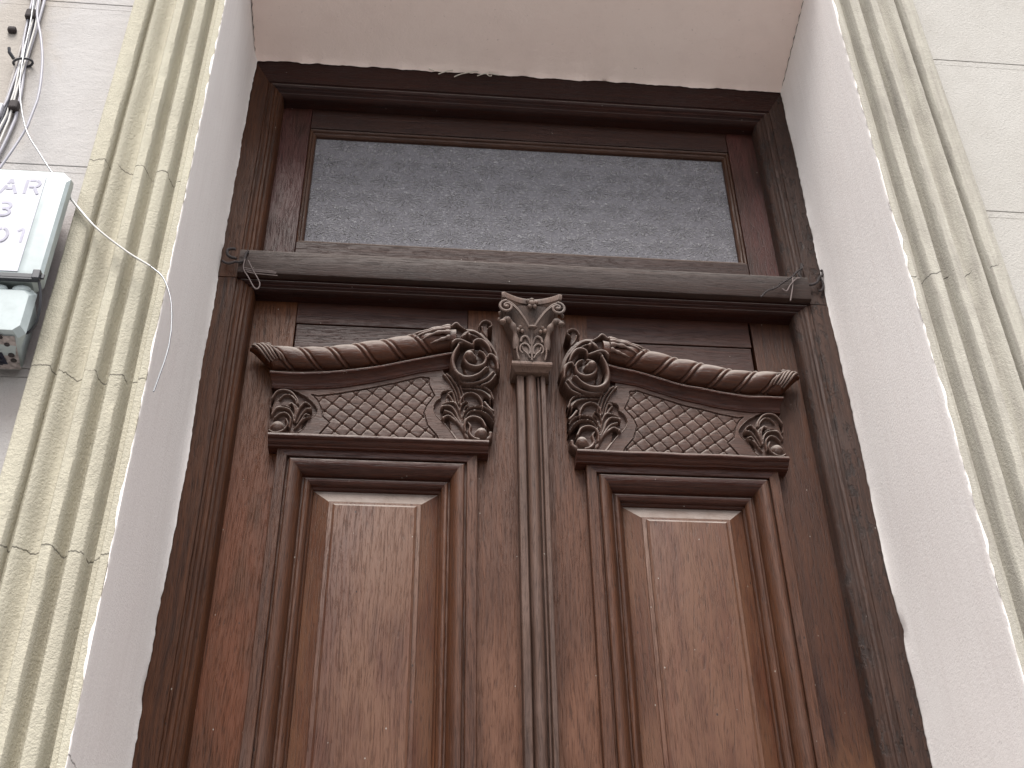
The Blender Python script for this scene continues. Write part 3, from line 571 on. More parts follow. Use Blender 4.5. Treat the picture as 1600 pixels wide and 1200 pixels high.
# stucco courses, one block per course on each side
for s, zs, mat in ((-1, [0, .36, .835, 1.31, 1.785, 2.26, 2.735, 3.210, 3.700, 4.18, ZTOP], M['wall_l']),
                   (1, [0, .38, .855, 1.33, 1.805, 2.28, 2.755, 3.226, 3.700, 4.18, ZTOP], M['wall_r'])):
    for z0, z1 in zip(zs[:-1], zs[1:]):
        a, b = sorted((s * (XS - .012), s * 3.2))
        o = MB().box(a, b, YW, YW + .02, z0 + .0095, z1 - .0095, .0012).build('stucco_course', mat, wall)
    for z1 in zs[1:-1]:
        a, b = sorted((s * (XS - .012), s * 3.2))
        MB().box(a, b, YW + .0008, YW + .02, z1 - .0085, z1 + .0085, .0008).build('joint_band', mat, wall)

# moulded surround: profile (distance from the opening, y)
SP = [(0.010, -.350), (0.0015, -.3600), (.0020, -.3662), (.014, -.3672), (.0155, -.3655), (.0165, -.3625), (.0250, -.3615),
      (.0275, -.3560), (.0310, -.3540), (.0345, -.3575), (.0360, -.3650), (.0375, -.3740), (.0395, -.3765), (.0560, -.3790),
      (.0585, -.3770), (.0600, -.3700), (.0640, -.3630), (.0700, -.3605), (.0740, -.3640), (.0765, -.3740), (.0780, -.3835),
      (.0800, -.3860), (.0945, -.3870), (.0965, -.3845), (.0985, -.3750), (.1030, -.3690), (.1090, -.3680), (.1160, -.3720),
      (.1230, -.3800), (.1290, -.3870), (.1345, -.3890), (.1370, -.3870), (.1385, -.3790), (.1410, -.3750), (.1445, -.3760),
      (.1460, -.3850), (.1475, -.3930), (.1495, -.3950), (.1750, -.3955), (.1775, -.3940), (.1780, -.3550)]
SP = [(u, (y if (i < 4 or i == len(SP) - 1) else (-.3672 + (y + .3672) * (1.75 if y > -.3672 else 1.30)))) for i, (u, y) in enumerate(SP)]

def surround(s, mat, label):
    nz = 330
    z0, z1 = 0.0, 4.10
    n = len(SP)
    v = []; f = []
    wob = smooth_noise(nz + 1, .0004, 9)
    chip = np.abs(_r.randn(nz + 1)) * (_r.rand(nz + 1) > .62)
    for j in range(nz + 1):
        z = z0 + (z1 - z0) * j / nz
        for i, (u, y) in enumerate(SP):
            uu = u
            jit = .00035 * _r.randn() if i in (9, 12, 13, 20, 21, 22, 30, 31, 36, 37, 38) else .0001 * _r.randn()
            zz = z + (u if j == nz else 0)
            v.append((s * (XO + uu + wob[j] * .6), y + jit, zz))
    for j in range(nz):
        for i in range(n - 1):
            f.append((j * n + i, j * n + i + 1, (j + 1) * n + i + 1, (j + 1) * n + i))
    return MB().add(v, f).build('surround_upright', mat, wall, smooth=50, label=label)
surround(-1, M['surround_l'], 'cream reeded moulding left of the doorway with hairline cracks')
surround(1, M['surround_r'], 'greyer cream reeded moulding right of the doorway')
v = []; f = []
n = len(SP)
for j in range(61):
    for i, (u, y) in enumerate(SP):
        x = -(XO + u) + 2 * (XO + u) * j / 60
        v.append((x, y, 4.10 + u))
for j in range(60):
    for i in range(n - 1):
        f.append((j * n + i, j * n + i + 1, (j + 1) * n + i + 1, (j + 1) * n + i))
MB().add(v, f).build('surround_head', M['surround_l'], wall, smooth=50)

# plastered sides of the recess: slightly wavy, with a ragged painted edge lapping the wooden frame
def reveal(s):
    nz = 420
    edge = smooth_noise(nz + 1, .0020, 26) + smooth_noise(nz + 1, .0008, 7) + smooth_noise(nz + 1, .0006, 1)
    e2 = smooth_noise(nz + 1, .0011, 2)
    bow = smooth_noise(nz + 1, .0015, 40)
    lap = smooth_noise(nz + 1, 1.0, 5)
    ys = [-.3684, -.3679, -.362, -.35, -.30, -.24, -.18, -.12, -.06, -.03, -.012, -.004, .0005]
    v = []; f = []
    m = len(ys)
    for j in range(nz + 1):
        z = 4.12 * j / nz
        for i, y in enumerate(ys):
            x = XO + bow[j] * math.sin(math.pi * (y + .367) / .367)
            if i == 0: x += .0014 + e2[j] * .9 + max(0, lap[j] - .8) * .0022
            if i == 0: x += (.0060 * math.exp(-((z - 3.145) / .022) ** 2) + .0035 * math.exp(-((z - 3.09) / .012) ** 2)) if s > 0 else .0030 * math.exp(-((z - 2.52) / .03) ** 2)
            if i == 1: x += .0008
            if i >= 11: x += (.0060 * math.exp(-((z - 2.475) / .020) ** 2)) if s > 0 else (.0050 * math.exp(-((z - 2.33) / .03) ** 2))
            if i >= 10: x -= (.0018 + .0022 * (i - 9)) * .55 + edge[j] * (i - 9) / 3 * .8
            yy = y
            if i == m - 1: yy = -.0022
            if i == m - 2: yy = -.006
            v.append((s * x, yy, z))
        v.append((s * (XO + .004), .004, z))
    k = m + 1
    for j in range(nz):
        for i in range(m):
            f.append((j * k + i, j * k + i + 1, (j + 1) * k + i + 1, (j + 1) * k + i))
    return MB().add(v, f).build('reveal', M['reveal'], wall, smooth=60)
reveal(-1); reveal(1)
def soffit():
    nx = 260
    edge = smooth_noise(nx + 1, .0016, 7) + smooth_noise(nx + 1, .0008, 2)
    ys = [-.3675, -.30, -.24, -.18, -.12, -.06, -.02, -.008, -.002]
    v = []; f = []
    for j in range(nx + 1):
        x = -XO + 2 * XO * j / nx
        for i, y in enumerate(ys):
            z = ZS + .27 * abs(y + .002)
            if i >= 7: z -= .0022 * (i - 6) + edge[j] * (i - 6) / 2
            v.append((x, y, z))
        v.append((x, .004, ZS + .004))
    k = len(ys) + 1
    for j in range(nx):
        for i in range(k - 1):
            f.append((j * k + i, j * k + i + 1, (j + 1) * k + i + 1, (j + 1) * k + i))
    return MB().add(v, f).build('soffit', M['soffit'], wall, smooth=60)
soffit()
for s in (-1, 1):          # dirty open joint where the side walls meet the soffit
    pts = []; rr = []
    for q in range(46):
        t = q / 45
        y = -.004 - .355 * t
        pts.append((s * (XO - .0008 + .0012 * math.sin(q * 1.7)), y, ZS + .27 * abs(y + .002) - .0006 + .001 * math.cos(q * 2.3)))
        k = .5 + .5 * math.sin(q * .9 + s) * math.sin(q * 2.7)
        rr.append((.0003 + .0008 * k * k) if s > 0 else (.0002 + .0014 * max(0, k - .45)))
    MB().tube(pts, rr, 6).build('joint_crack', M['crevice'], wall, smooth=60)
MB().box(-XO, XO, YW + .006, -.30, 4.105, 4.13).build('lintel_fill', M['soffit'], wall)
MB().box(-XO, XO, -.36, .12, 0, .06, .004).build('threshold', M['kerbstone'], wall)

# hall behind the door, closed and dark
h = MB()
h.box(-1.4, 1.4, 2.6, 2.7, 0, 4.2); h.box(-1.5, -1.4, .26, 2.7, 0, 4.2); h.box(1.4, 1.5, .26, 2.7, 0, 4.2)
h.box(-1.5, 1.5, .26, 2.7, 4.2, 4.3); h.box(-1.5, 1.5, .12, 2.7, -.05, 0.005)
tag(h.build('hall_wall', M['inside']), kind='structure')

# ------------------------------------------------------------------ door frame
frame = thing('door_frame', (0, 0, 0), 'dark brown wooden door frame with beaded jambs and transom bar set in the white recess', 'door frame')
# jamb section: (inset from the opening edge, y)
JP = [(-.004, .12), (-.004, 0.0), (.043, 0.0), (.0445, .003), (.049, .003), (.0505, .0005), (.055, -.001), (.0600, .0010),
      (.0625, .0050), (.0645, .0050), (.0675, .0050), (.0700, .0095), (.0715, .0105), (.0755, .0100), (.0790, .0130), (.0815, .0180),
      (.0828, .0240), (.0828, .12)]
def member(name, prof, p0, p1, mat, parent, xz, n=1, wav=0.0):
    """prof items (a,b,y); xz(a, b, t) -> (x, z) at t=0..1 ; n cuts along the length."""
    v = []; f = []
    k = len(prof)
    w = smooth_noise(n + 1, wav, 5) if wav else np.zeros(n + 1)
    for j in range(n + 1):
        for it in prof:
            x, z = xz(it, j / n)
            v.append((x + (w[j] if wav else 0), it[-1] + w[j] * .7, z))
    for j in range(n):
        for i in range(k - 1):
            f.append((j * k + i, j * k + i + 1, (j + 1) * k + i + 1, (j + 1) * k + i))
    f.append(tuple(range(k))); f.append(tuple(n * k + i for i in range(k)))
    return MB().add(v, f).build(name, mat, parent, smooth=28)
def headz(u): return u + (.037 if u > .04 else .037 * max(0, u) / .04)
for s, mat, lab in ((-1, M['frame_z'], None), (1, M['frame_pit'], 'pitted, greyer upright of the frame')):
    # uprights in two lengths, mitred into the head and into the bar under the fanlight
    o = member('jamb', [(u, y) for u, y in JP], 0, 1, mat, frame,
               lambda it, t: (s * (XO - it[0]), (3.267 - max(0, it[0] - .043) * .55) * t), n=60, wav=.0004)
    if lab: o['label'] = lab
    member('upper_jamb', [(u, y) for u, y in JP], 0, 1, M['frame_z'] if s < 0 else M['frame_pit'], frame,
           lambda it, t: (s * (XO - it[0]), 3.2695 + (ZS - headz(it[0]) - 3.2695) * t), n=20, wav=.0003)
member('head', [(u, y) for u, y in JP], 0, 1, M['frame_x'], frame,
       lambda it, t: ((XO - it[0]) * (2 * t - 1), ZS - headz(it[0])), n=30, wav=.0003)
# bar between door and fanlight: proud weathered board over a beaded lower edge
tb = MB()
BP = [(.12, 3.3320), (.012, 3.3345), (-.014, 3.3350), (-.0175, 3.3335), (-.0185, 3.3300), (-.0170, 3.2760), (-.0150, 3.2715), (-.011, 3.2700), (.003, 3.2698), (.12, 3.2698)]
tb.prism(BP, -.6445, .6455, 'x')
tb.build('transom_bar', M['sill_x'], frame, smooth=25)
LP = [(u, y) for u, y in JP if u >= .043]
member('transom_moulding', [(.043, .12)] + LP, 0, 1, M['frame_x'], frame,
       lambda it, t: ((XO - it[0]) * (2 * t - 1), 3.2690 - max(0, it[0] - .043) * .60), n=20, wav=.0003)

# ------------------------------------------------------------------ fanlight
fan = thing('fanlight_window', (0, .05, 3.34), 'long fixed fanlight of flower-patterned grey glass above the double door', 'window')
FY = .050
MB().box(-.625, -.5365, FY, .10, 3.333, 3.90, .0015).build('stile', M['sash_z'], fan)
MB().box(.5365, .625, FY, .10, 3.333, 3.90, .0015).build('stile', M['sash_z'], fan)
MB().box(-.5355, .5355, FY + .0005, .10, 3.8125, 3.90, .0015).build('rail', M['sash_x'], fan)
MB().box(-.5355, .5355, FY + .0005, .10, 3.333, 3.4275, .0015).build('rail', M['sash_x'], fan)
gx0, gx1, gz0, gz1 = -.5360, .5360, 3.4280, 3.8120
BPf = [(0, .10), (0, .0545), (.0025, .0530), (.0060, .0545), (.0075, .0590), (.0120, .0605), (.0150, .0640), (.0160, .0700), (.0160, .10)]
def rectpiece(name, prof, side, r, mat, parent, n=1, smooth=28, clip=None):
    """A mitred length of moulding on one side of rectangle r=(x0,x1,z0,z1); prof (u,y) measured inwards."""
    x0, x1, z0, z1 = r
    v = []; f = []; k = len(prof)
    for j in range(n + 1):
        t = j / n
        for u, y in prof:
            if side == 'l': p = (x0 + u, y, z0 + u + (z1 - z0 - 2 * u) * t)
            if side == 'r': p = (x1 - u, y, z0 + u + (z1 - z0 - 2 * u) * t)
            if side == 't': p = (x0 + u + (x1 - x0 - 2 * u) * t, y, z1 - u)
            if side == 'b': p = (x0 + u + (x1 - x0 - 2 * u) * t, y, z0 + u)
            v.append(p)
    for j in range(n):
        for i in range(k - 1):
            f.append((j * k + i, j * k + i + 1, (j + 1) * k + i + 1, (j + 1) * k + i))
    f.append(tuple(range(k))); f.append(tuple(n * k + i for i in range(k)))
    return MB().add(v, f).build(name, mat, parent, smooth=smooth)
for sd in 'lrtb':
    rectpiece('glazing_bead', BPf, sd, (gx0, gx1, gz0, gz1), M['bead_z'] if sd in 'lr' else M['bead_x'], fan)
MB().box(gx0 + .012, gx1 - .012, .0715, .0755, gz0 + .012, gz1 - .012).build('glass_pane', M['glass'], fan)

# ------------------------------------------------------------------ heightfield carving
class Carve:
    """Relief carved out of a board: height above the leaf face on an x-z grid."""
    def __init__(s, x0, x1, z0, z1, step=.0012):
        s.x = np.arange(x0, x1 + step, step); s.z = np.arange(z0, z1 + step, step)
        s.X, s.Z = np.meshgrid(s.x, s.z)
        s.H = np.full(s.X.shape, -.004)
        s.step = step
    def stroke(s, prof, pts):
        P = spline(pts, max(2, 26 * len(pts))) if len(pts) > 1 else np.array(pts, float)
        best = np.full(s.X.shape, 9.0); hh = np.zeros(s.X.shape)
        for x, z, h, w in P:
            w = max(w, .0018)
            i0 = np.searchsorted(s.x, x - w * 1.25); i1 = np.searchsorted(s.x, x + w * 1.25)
            j0 = np.searchsorted(s.z, z - w * 1.6); j1 = np.searchsorted(s.z, z + w * 1.6)
            if i1 <= i0 or j1 <= j0: continue
            d = np.hypot(s.X[j0:j1, i0:i1] - x, (s.Z[j0:j1, i0:i1] - z) / 1.18) / w
            b = best[j0:j1, i0:i1]; m = d < b
            b[m] = d[m]; hh[j0:j1, i0:i1][m] = h
        t = np.clip(best, 0, 1.2)
        if prof == 'r':
            k = np.where(t < 1, .62 + .38 * np.sqrt(np.clip(1 - t * t, 0, 1)), -1)
        elif prof == 'f':
            k = np.where(t < 1, .90 + .10 * np.sqrt(np.clip(1 - t ** 4, 0, 1)), -1)
        else:                                                   # gouged leaf: raised rims, hollow middle
            k = np.where(t < 1, .66 + .34 * np.clip(1 - ((t - .78) / .34) ** 2, 0, 1), -1)
        s.H = np.where((best < 1) & (hh * k > s.H), hh * k, s.H)
    def soften(s, it=1):
        for _ in range(it):
            H = s.H
            Q = H.copy()
            Q[1:-1, 1:-1] = (H[1:-1, 1:-1] * 4 + H[:-2, 1:-1] + H[2:, 1:-1] + H[1:-1, :-2] + H[1:-1, 2:]) / 8
            s.H = Q
    def mesh(s, name, mat, parent, fn, flip, thr=-.0005, smooth=60):
        H = s.H; ny, nx = H.shape
        mx = np.maximum(np.maximum(H[:-1, :-1], H[1:, :-1]), np.maximum(H[:-1, 1:], H[1:, 1:]))
        jj, ii = np.nonzero(mx > thr)
        a = jj * nx + ii
        quads = np.stack([a, a + 1, a + nx + 1, a + nx], 1)
        used = np.unique(quads)
        remap = np.full(ny * nx, -1); remap[used] = np.arange(len(used))
        quads = remap[quads]
        xs = s.X.ravel()[used]; zs = s.Z.ravel()[used]; ys = .05 - H.ravel()[used]
        mb = MB(); mb.v = list(zip(xs.tolist(), ys.tolist(), zs.tolist())); mb.f = [tuple(q) for q in quads.tolist()]
        return mb.build(name, mat, parent, fn=fn, flip=flip, smooth=smooth)

def inside(X, Z, poly):
    r = np.zeros(X.shape, bool)
    n = len(poly)
    for i in range(n):
        x1, z1 = poly[i]; x2, z2 = poly[(i + 1) % n]
        c = ((z1 > Z) != (z2 > Z)) & (X < (x2 - x1) * (Z - z1) / (z2 - z1 + 1e-12) + x1)
        r ^= c
    return r

def seg_dist(X, Z, poly):
    P = np.array(poly); best = np.full(X.shape, 9.0)
    for i in range(len(P) - 1):
        a, b = P[i], P[i + 1]; d = b - a
        t = np.clip(((X - a[0]) * d[0] + (Z - a[1]) * d[1]) / (d @ d + 1e-12), 0, 1)
        best = np.minimum(best, np.hypot(X - a[0] - t * d[0], Z - a[1] - t * d[1]))
    return best

def curve_z(path, x):
    P = np.array(path)
    return np.interp(x, P[:, 0], P[:, 1])

_fil = spline(FILLET, 80); _low = spline(CYMA_LOW, 80); _top = spline(ROLL_TOP, 120); _bot = spline(ROLL_BOT, 120)

def lattice_board():
    c = Carve(-.535, -.100, 2.862, 3.075, .0012)
    X, Z = c.X, c.Z
    top = curve_z(_low, X) + .006
    body = (Z < top) & (X > -.528) & (X < -.108)
    c.H = np.where(body, .0165, c.H)
    rimL = [(p[0], p[1]) for p in spline(ACANTHUS_B[-1][1], 60)[:, :2]]
    rimR = [(p[0], p[1]) for p in spline(ACANTHUS_A[-2][1], 60)[:, :2]]
    rimR2 = [(p[0], p[1]) for p in spline(ACANTHUS_A[-1][1], 20)[:, :2]]
    field = [(-.4420, 2.8740)] + [(-.4290, 2.895), (-.4180, 2.912), (-.4330, 2.926), (-.4390, 2.948), (-.4480, 2.968), (-.4600, 2.9800)] + \
            [(float(a), float(b)) for a, b in BORDER[1:]] + [(-.2180, 3.0350), (-.2170, 3.016), (-.2050, 2.9900), (-.2200, 2.965), (-.2260, 2.945), (-.2180, 2.915), (-.2010, 2.894), (-.1900, 2.8740)]
    board_poly = [(-.470, 2.862)] + [p for p in rimL] + [(-.53, 3.0), (-.53, 3.2), (-.12, 3.2)] + \
                 [(-.19, 3.06)] + rimR2[::-1] + rimR[::-1] + [(-.18, 2.862)]
    bi = inside(X, Z, board_poly) & body
    c.H = np.where(bi, .0250, c.H)
    # strip under the cyma is slightly proud
    fi = inside(X, Z, field)
    f = np.where(fi, .0232, 0)
    O = np.array([-.4355, .9751 + 2.0]); b = np.array([.0190, -.0146]); a = np.array([.0333, .0050]); cc = a - b
    det = b[0] * cc[1] - b[1] * cc[0]
    dx, dz = X - O[0], Z - O[1]
    pi_ = (dx * cc[1] - dz * cc[0]) / det; pj = (b[0] * dz - b[1] * dx) / det
    di = np.abs(pi_ - np.round(pi_)); dj = np.abs(pj - np.round(pj))
    dmi = di * abs(det) / np.hypot(*cc); dmj = dj * abs(det) / np.hypot(*b)
    pil = .0012 * np.clip(1 - (2 * np.minimum(1, np.maximum(.5 - di, .5 - dj))) ** 3, 0, 1)
    gro = .0026 * np.clip(1 - dmi / .0013, 0, 1); gro = np.maximum(gro, .0022 * np.clip(1 - dmj / .0012, 0, 1))
    star = .0055 * np.clip(1 - np.hypot(dmi, dmj) / .0046, 0, 1)
    tile = .0232 + pil - np.maximum(gro, star)
    ed = seg_dist(X, Z, field + field[:1])
    c.H = np.where(fi & bi, tile, c.H)
    c.H = np.where((ed < .0014) & bi, .0212, c.H)
    return c

def relief(strokes, box, step=.0011, soft=1):
    c = Carve(*box, step)
    for prof, pts in strokes:
        c.stroke(prof, pts)
    c.soften(soft)
    return c

C_lat = lattice_board()
C_a = relief(ACANTHUS_A, (-.235, -.080, 2.855, 3.10))
C_b = relief(ACANTHUS_B, (-.560, -.435, 2.855, 3.02))
C_v = relief(VOLUTE, (-.330, -.060, 3.00, 3.22))

def xz_path(P, n):
    return spline(P, n)

def crest(fn, flip, root):
    cr = MB()
    # shelf moulding under the carving
    sh = [(.0498, 2.8705), (.006, 2.8700), (.0035, 2.8690), (.0020, 2.8665), (.0022, 2.8635), (.0045, 2.8610), (.0105, 2.8595), (.0115, 2.8570),
          (.0150, 2.8535), (.0205, 2.8515), (.0215, 2.8490), (.0280, 2.8480), (.0498, 2.8475)]
    v = []; f = []; k = len(sh)
    xs = [-.5365 + (.4445) * j / 12 for j in range(13)]
    for x in xs:
        for y, z in sh: v.append((x, y, z))
    for j in range(12):
        for i in range(k - 1): f.append((j * k + i, j * k + i + 1, (j + 1) * k + i + 1, (j + 1) * k + i))
    f.append(tuple(range(k))); f.append(tuple(12 * k + i for i in range(k)))
    shelf = MB().add(v, f).build('shelf_moulding', M['mould_x'], root, fn=fn, flip=flip, smooth=35)
    C_lat.mesh('lattice_panel', M['lattice'], root, fn, flip, smooth=35)
    a1 = C_a.mesh('acanthus_carving', M['carve'], root, fn, flip)
    a2 = C_b.mesh('acanthus_carving', M['carve'], root, fn, flip)
    vo = C_v.mesh('volute', M['carve'], root, fn, flip)
    # cyma moulding following the sweep
    n = 70
    v = []; f = []
    CP = [(.0498, 'f', .0060), (.0090, 'f', .0050), (.0035, 'f', .0045), (.0015, 'f', .0025), (.0020, 'f', -.0005), (.0060, 'f', -.0020), (.0085, 'f', -.0035)]
    prof = []
    for j in range(n + 1):
        x = -.549 + (.549 - .165) * j / n
        zf = curve_z(_fil, x); zl = curve_z(_low, max(x, -.5341))
        sx = x
        ring = [(.0498, zf + .006), (.0090, zf + .0055), (.0040, zf + .0045), (.0015, zf + .0020), (.0022, zf - .0010), (.0070, zf - .0022)]
        hgt = (zf - .0022) - (zl + .0035)
        for q in range(1, 8):
            t = q / 8
            ring.append((.0085 + .0135 * t ** .75 + .003 * math.sin(math.pi * t), zf - .0022 - hgt * t))
        ring += [(.0235, zl + .0035), (.0215, zl + .0020), (.0225, zl - .0002), (.0300, zl - .0008), (.0498, zl - .0010)]
        kk = len(ring)
        for q, (y, z) in enumerate(ring):
            # the left end is cut back on the slant
            ex = max(0, (.549 + x) * 0)
            xx = x
            if j == 0: xx = x + max(0, (zf - z)) * .42
            v.append((xx, y, z))
    for j in range(n):
        for i in range(kk - 1): f.append((j * kk + i, j * kk + i + 1, (j + 1) * kk + i + 1, (j + 1) * kk + i))
    f.append(tuple(range(kk))); f.append(tuple(n * kk + i for i in range(kk)))
    MB().add(v, f).build('cyma_moulding', M['mould_x'], root, fn=fn, flip=flip, smooth=35)
    # gadrooned roll
    n = 600; seg = 48
    v = []; f = []
    X0, X1 = -.600, -.163
    beads = np.array([b[0] for b in BEAD_TOPS])
    pitch = .0585
    for j in range(n + 1):
        x = X0 + (X1 - X0) * j / n
        zt = curve_z(_top, x); zb = curve_z(_bot, max(x, -.550))
        zc = (zt + zb) / 2; r = (zt - zb) / 2 * .83
        yc = .021
        if x < -.545:                                # horn-shaped end, sliced from below
            t = (-.545 - x) / .055
            r0 = r
            r = r0 * max(.10, (1 - .82 * t ** 1.25))
            zc = zt - r / .83 * (1 - .1 * t)
            yc = .021 + .006 * t
        for k in range(seg):
            a = 2 * math.pi * k / seg
            # angle measured from the top, going over the front
            ph = a if a < math.pi else a - 2 * math.pi
            s0 = x - .0200 * (ph + .55) * 1.0
            fr = ((s0 - beads[0]) / pitch)
            fr = fr - math.floor(fr)
            m = 0
            if -.560 < x < -.205:
                env = min(1, (x + .560) / .02, (-.205 - x) / .02)
                bulge = .115 * math.sin(math.pi * min(1, max(0, (fr - .16) / .84))) ** .7 if fr > .16 else 0
                bead = .11 * math.exp(-((fr - .085) / .055) ** 2)
                groove = -.12 * math.exp(-((fr - .190) / .034) ** 2) - .10 * math.exp(-((fr - .985) / .032) ** 2) - .10 * math.exp(-((fr + .015) / .032) ** 2)
                m = (bulge + bead + groove) * env
            rr = r * (.925 + m)
            # over the front = -y
            v.append((x, yc - rr * math.sin(ph), zc + rr * math.cos(ph)))
    for j in range(n):
        for k in range(seg):
            k2 = (k + 1) % seg
            f.append((j * seg + k, j * seg + k2, (j + 1) * seg + k2, (j + 1) * seg + k))
    f.append(tuple(range(seg))); f.append(tuple(n * seg + k for k in range(seg)))
    roll = MB().add(v, f).build('gadrooned_roll', M['roll'], root, fn=fn, flip=flip, smooth=70)
    # core behind the roll, and the small leaf carved on its outer end
    mb = MB()
    v = []; f = []
    for j in range(41):
        x = -.546 + .381 * j / 40
        zt = curve_z(_top, x); zb = curve_z(_fil, x)
        v += [(x, .051, zt - .004), (x, .024, zt - .008), (x, .024, zb + .002), (x, .051, zb)]
    for j in range(40):
        for i in range(3): f.append((j * 4 + i, j * 4 + i + 1, j * 4 + 5 + i, j * 4 + 4 + i))
    f.append((0, 1, 2, 3))
    MB().add(v, f).build('roll_backing', M['carve'], root, fn=fn, flip=flip)
    lf = MB()
    def on_roll(x, ph, lift=.0):
        zt = curve_z(_top, x); zb = curve_z(_bot, max(x, -.550)); r = (zt - zb) / 2 * .83; zc = (zt + zb) / 2; yc = .021
        if x < -.545:
            t = (-.545 - x) / .055
            r = r * max(.10, (1 - .82 * t ** 1.25)); zc = zt - r / .83 * (1 - .1 * t); yc += .006 * t
        r += lift
        return (x, yc - r * math.sin(ph), zc + r * math.cos(ph))
    for (xa, pa, xb, pb, bend, w) in [(-.596, .9, -.552, 2.5, -.006, .0032), (-.586, .75, -.546, 2.35, -.004, .0030), (-.578, .7, -.541, 2.2, -.002, .0030),
                                     (-.570, .75, -.536, 2.15, .001, .0028), (-.563, .85, -.528, 2.2, .005, .0030), (-.553, 1.2, -.520, 2.3, .006, .0026)]:
        pts = []; rr = []
        for q in range(13):
            t = q / 12
            pts.append(on_roll(xa + (xb - xa) * t + bend * math.sin(math.pi * t), pa + (pb - pa) * t, .0012)); rr.append(w * (.45 + .55 * math.sin(math.pi * (t * .8 + .15))))
        lf.tube(pts, rr, 7)
    for (x, p, w) in [(-.560, .80, .0055), (-.545, 1.25, .0048), (-.573, .68, .0045), (-.590, .70, .0045)]:
        c0 = on_roll(x, p, .001)
        lf.ball(c0, w, (1.3, .7, .8), 6)
    wl_ = MB()
    for (xa, pa, xb, pb, bend, w) in [(-.176, .10, -.222, .02, .0, .0042), (-.176, .35, -.236, .30, .003, .0052), (-.176, .62, -.250, .62, .003, .0058),
                                     (-.176, .92, -.262, 1.02, -.002, .0062), (-.176, 1.25, -.254, 1.42, -.004, .0060), (-.176, 1.58, -.238, 1.80, -.004, .0056), (-.176, 1.9, -.218, 2.15, 0, .0050)]:
        pts = []; rr = []
        for q in range(15):
            t = q / 14
            pts.append(on_roll(xa + (xb - xa) * t, pa + (pb - pa) * t + bend * 60 * math.sin(math.pi * t), .0030 - .002 * t)); rr.append(max(.0007, w * (1 - t) ** .65 * (1 + .25 * math.sin(t * 19))))
        wl_.tube(pts, rr, 8)
    wl_.build('wrapping_leaf', M['carve'], roll, fn=fn, flip=flip, smooth=70)
    lf.build('end_leaf', M['carve'], roll, fn=fn, flip=flip, smooth=70)

# ------------------------------------------------------------------ door leaves
PM = [(0, .0515), (0, .0310), (.0012, .0298), (.0200, .0298), (.0212, .0310), (.0214, .0385), (.0258, .0385), (.0262, .0300), (.0285, .0275), (.0330, .0268),
      (.0385, .0285), (.0440, .0330), (.0490, .0395), (.0520, .0460), (.0535, .0505), (.0540, .0560), (.0575, .0560), (.0585, .0525), (.0610, .0508), (.0650, .0510),
      (.0690, .0540), (.0715, .0585), (.0722, .0650), (.0750, .0670), (.0770, .0710), (.0770, .080)]
def leaf(side):
    s = side
    if s < 0:
        fn = lambda x, y, z: (x, y, z)
        lab = 'left leaf of the carved double door, its outer stile a brighter orange brown'
    else:
        fn = lambda x, y, z: (-x - .0043, y, z - .0135)
        lab = 'right leaf of the carved double door, darker and browner at its outer edge'
    flip = s > 0
    root = thing('door_leaf', (s * .31, .05, 0), lab, 'door', 'pair of carved door leaves')
    id_ = lambda x, y, z: (s * -x if False else (x if s < 0 else -x), y, z)
    L = .05
    # joinery of the leaf
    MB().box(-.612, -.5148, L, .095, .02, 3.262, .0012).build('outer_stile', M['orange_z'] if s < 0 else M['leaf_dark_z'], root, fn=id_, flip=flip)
    MB().box(-.1345, -.0022, L, .095, .02, 3.262, .0012).build('meeting_stile', M['leaf_z'], root, fn=id_, flip=flip)
    MB().box(-.5140, -.1353, L + .0004, .095, 2.80, 2.90, .0008).build('rail', M['upper_x'], root, fn=id_, flip=flip)
    MB().box(-.5140, -.1353, L + .0004, .095, 3.188, 3.262, .0010).build('rail', M['upper_x'], root, fn=fn, flip=flip)
    MB().box(-.5140, -.1353, L + .0004, .095, .02, .36, .0010).build('rail', M['leaf_x'], root, fn=id_, flip=flip)
    # plain upper panel, a hair back from the rail with an open joint
    MB().box(-.5125, -.1360, L + .0030, .085, 2.902, 3.1860, .0015).build('upper_panel', M['upper_x'], root, fn=fn if s > 0 else id_, flip=flip)
    # bolection moulding, four mitred lengths
    R = (-.5185, -.1140, .30, 2.8535)
    for sd in 'lrtb':
        v = rectpiece('panel_moulding', PM, sd, R, M['mould_z'] if sd in 'lr' else M['mould_x'], None)
        if s > 0:
            me = v.data
            for q in me.vertices: q.co = Vector(fn(*q.co))
        for q in v.data.vertices: q.co = q.co - Vector((s * .31, .05, 0))
        v.parent = root
    # raised and fielded panel
    pp = [(.0772, .0730), (.0790, .0722), (.1110, .0535), (.1114, .0503), (.1190, .0488), (.1194, .0450), (.1225, .0432), (.1240, .0422), (.1250, .0420)]
    x0, x1, z0, z1 = R
    v = []; f = []
    for u, y in pp:
        v += [(x0 + u, y, z0 + u), (x1 - u, y, z0 + u), (x1 - u, y, z1 - u), (x0 + u, y, z1 - u)]
    for i in range(len(pp) - 1):
        for k in range(4):
            k2 = (k + 1) % 4
            f.append((i * 4 + k, i * 4 + k2, i * 4 + 4 + k2, i * 4 + 4 + k))
    e = (len(pp) - 1) * 4
    f.append((e, e + 1, e + 2, e + 3))
    MB().add(v, f).build('raised_panel', M['panel_z'], root, fn=fn, flip=flip, smooth=20)
    MB().box(x0 + .07, x1 - .07, .0745, .080, z0 + .07, z1 - .07).build('panel_back', M['panel_z'], root, fn=fn, flip=flip)
    fc = fn if s < 0 else (lambda x, y, z: (-x - .0043 + .0009 * math.sin(z * 61 + x * 40), y + .0005 * math.sin(x * 90), z - .0135 + .0009 * math.sin(x * 47 + 1)))
    crest(fc, flip, root)
    return root
left_leaf = leaf(-1)
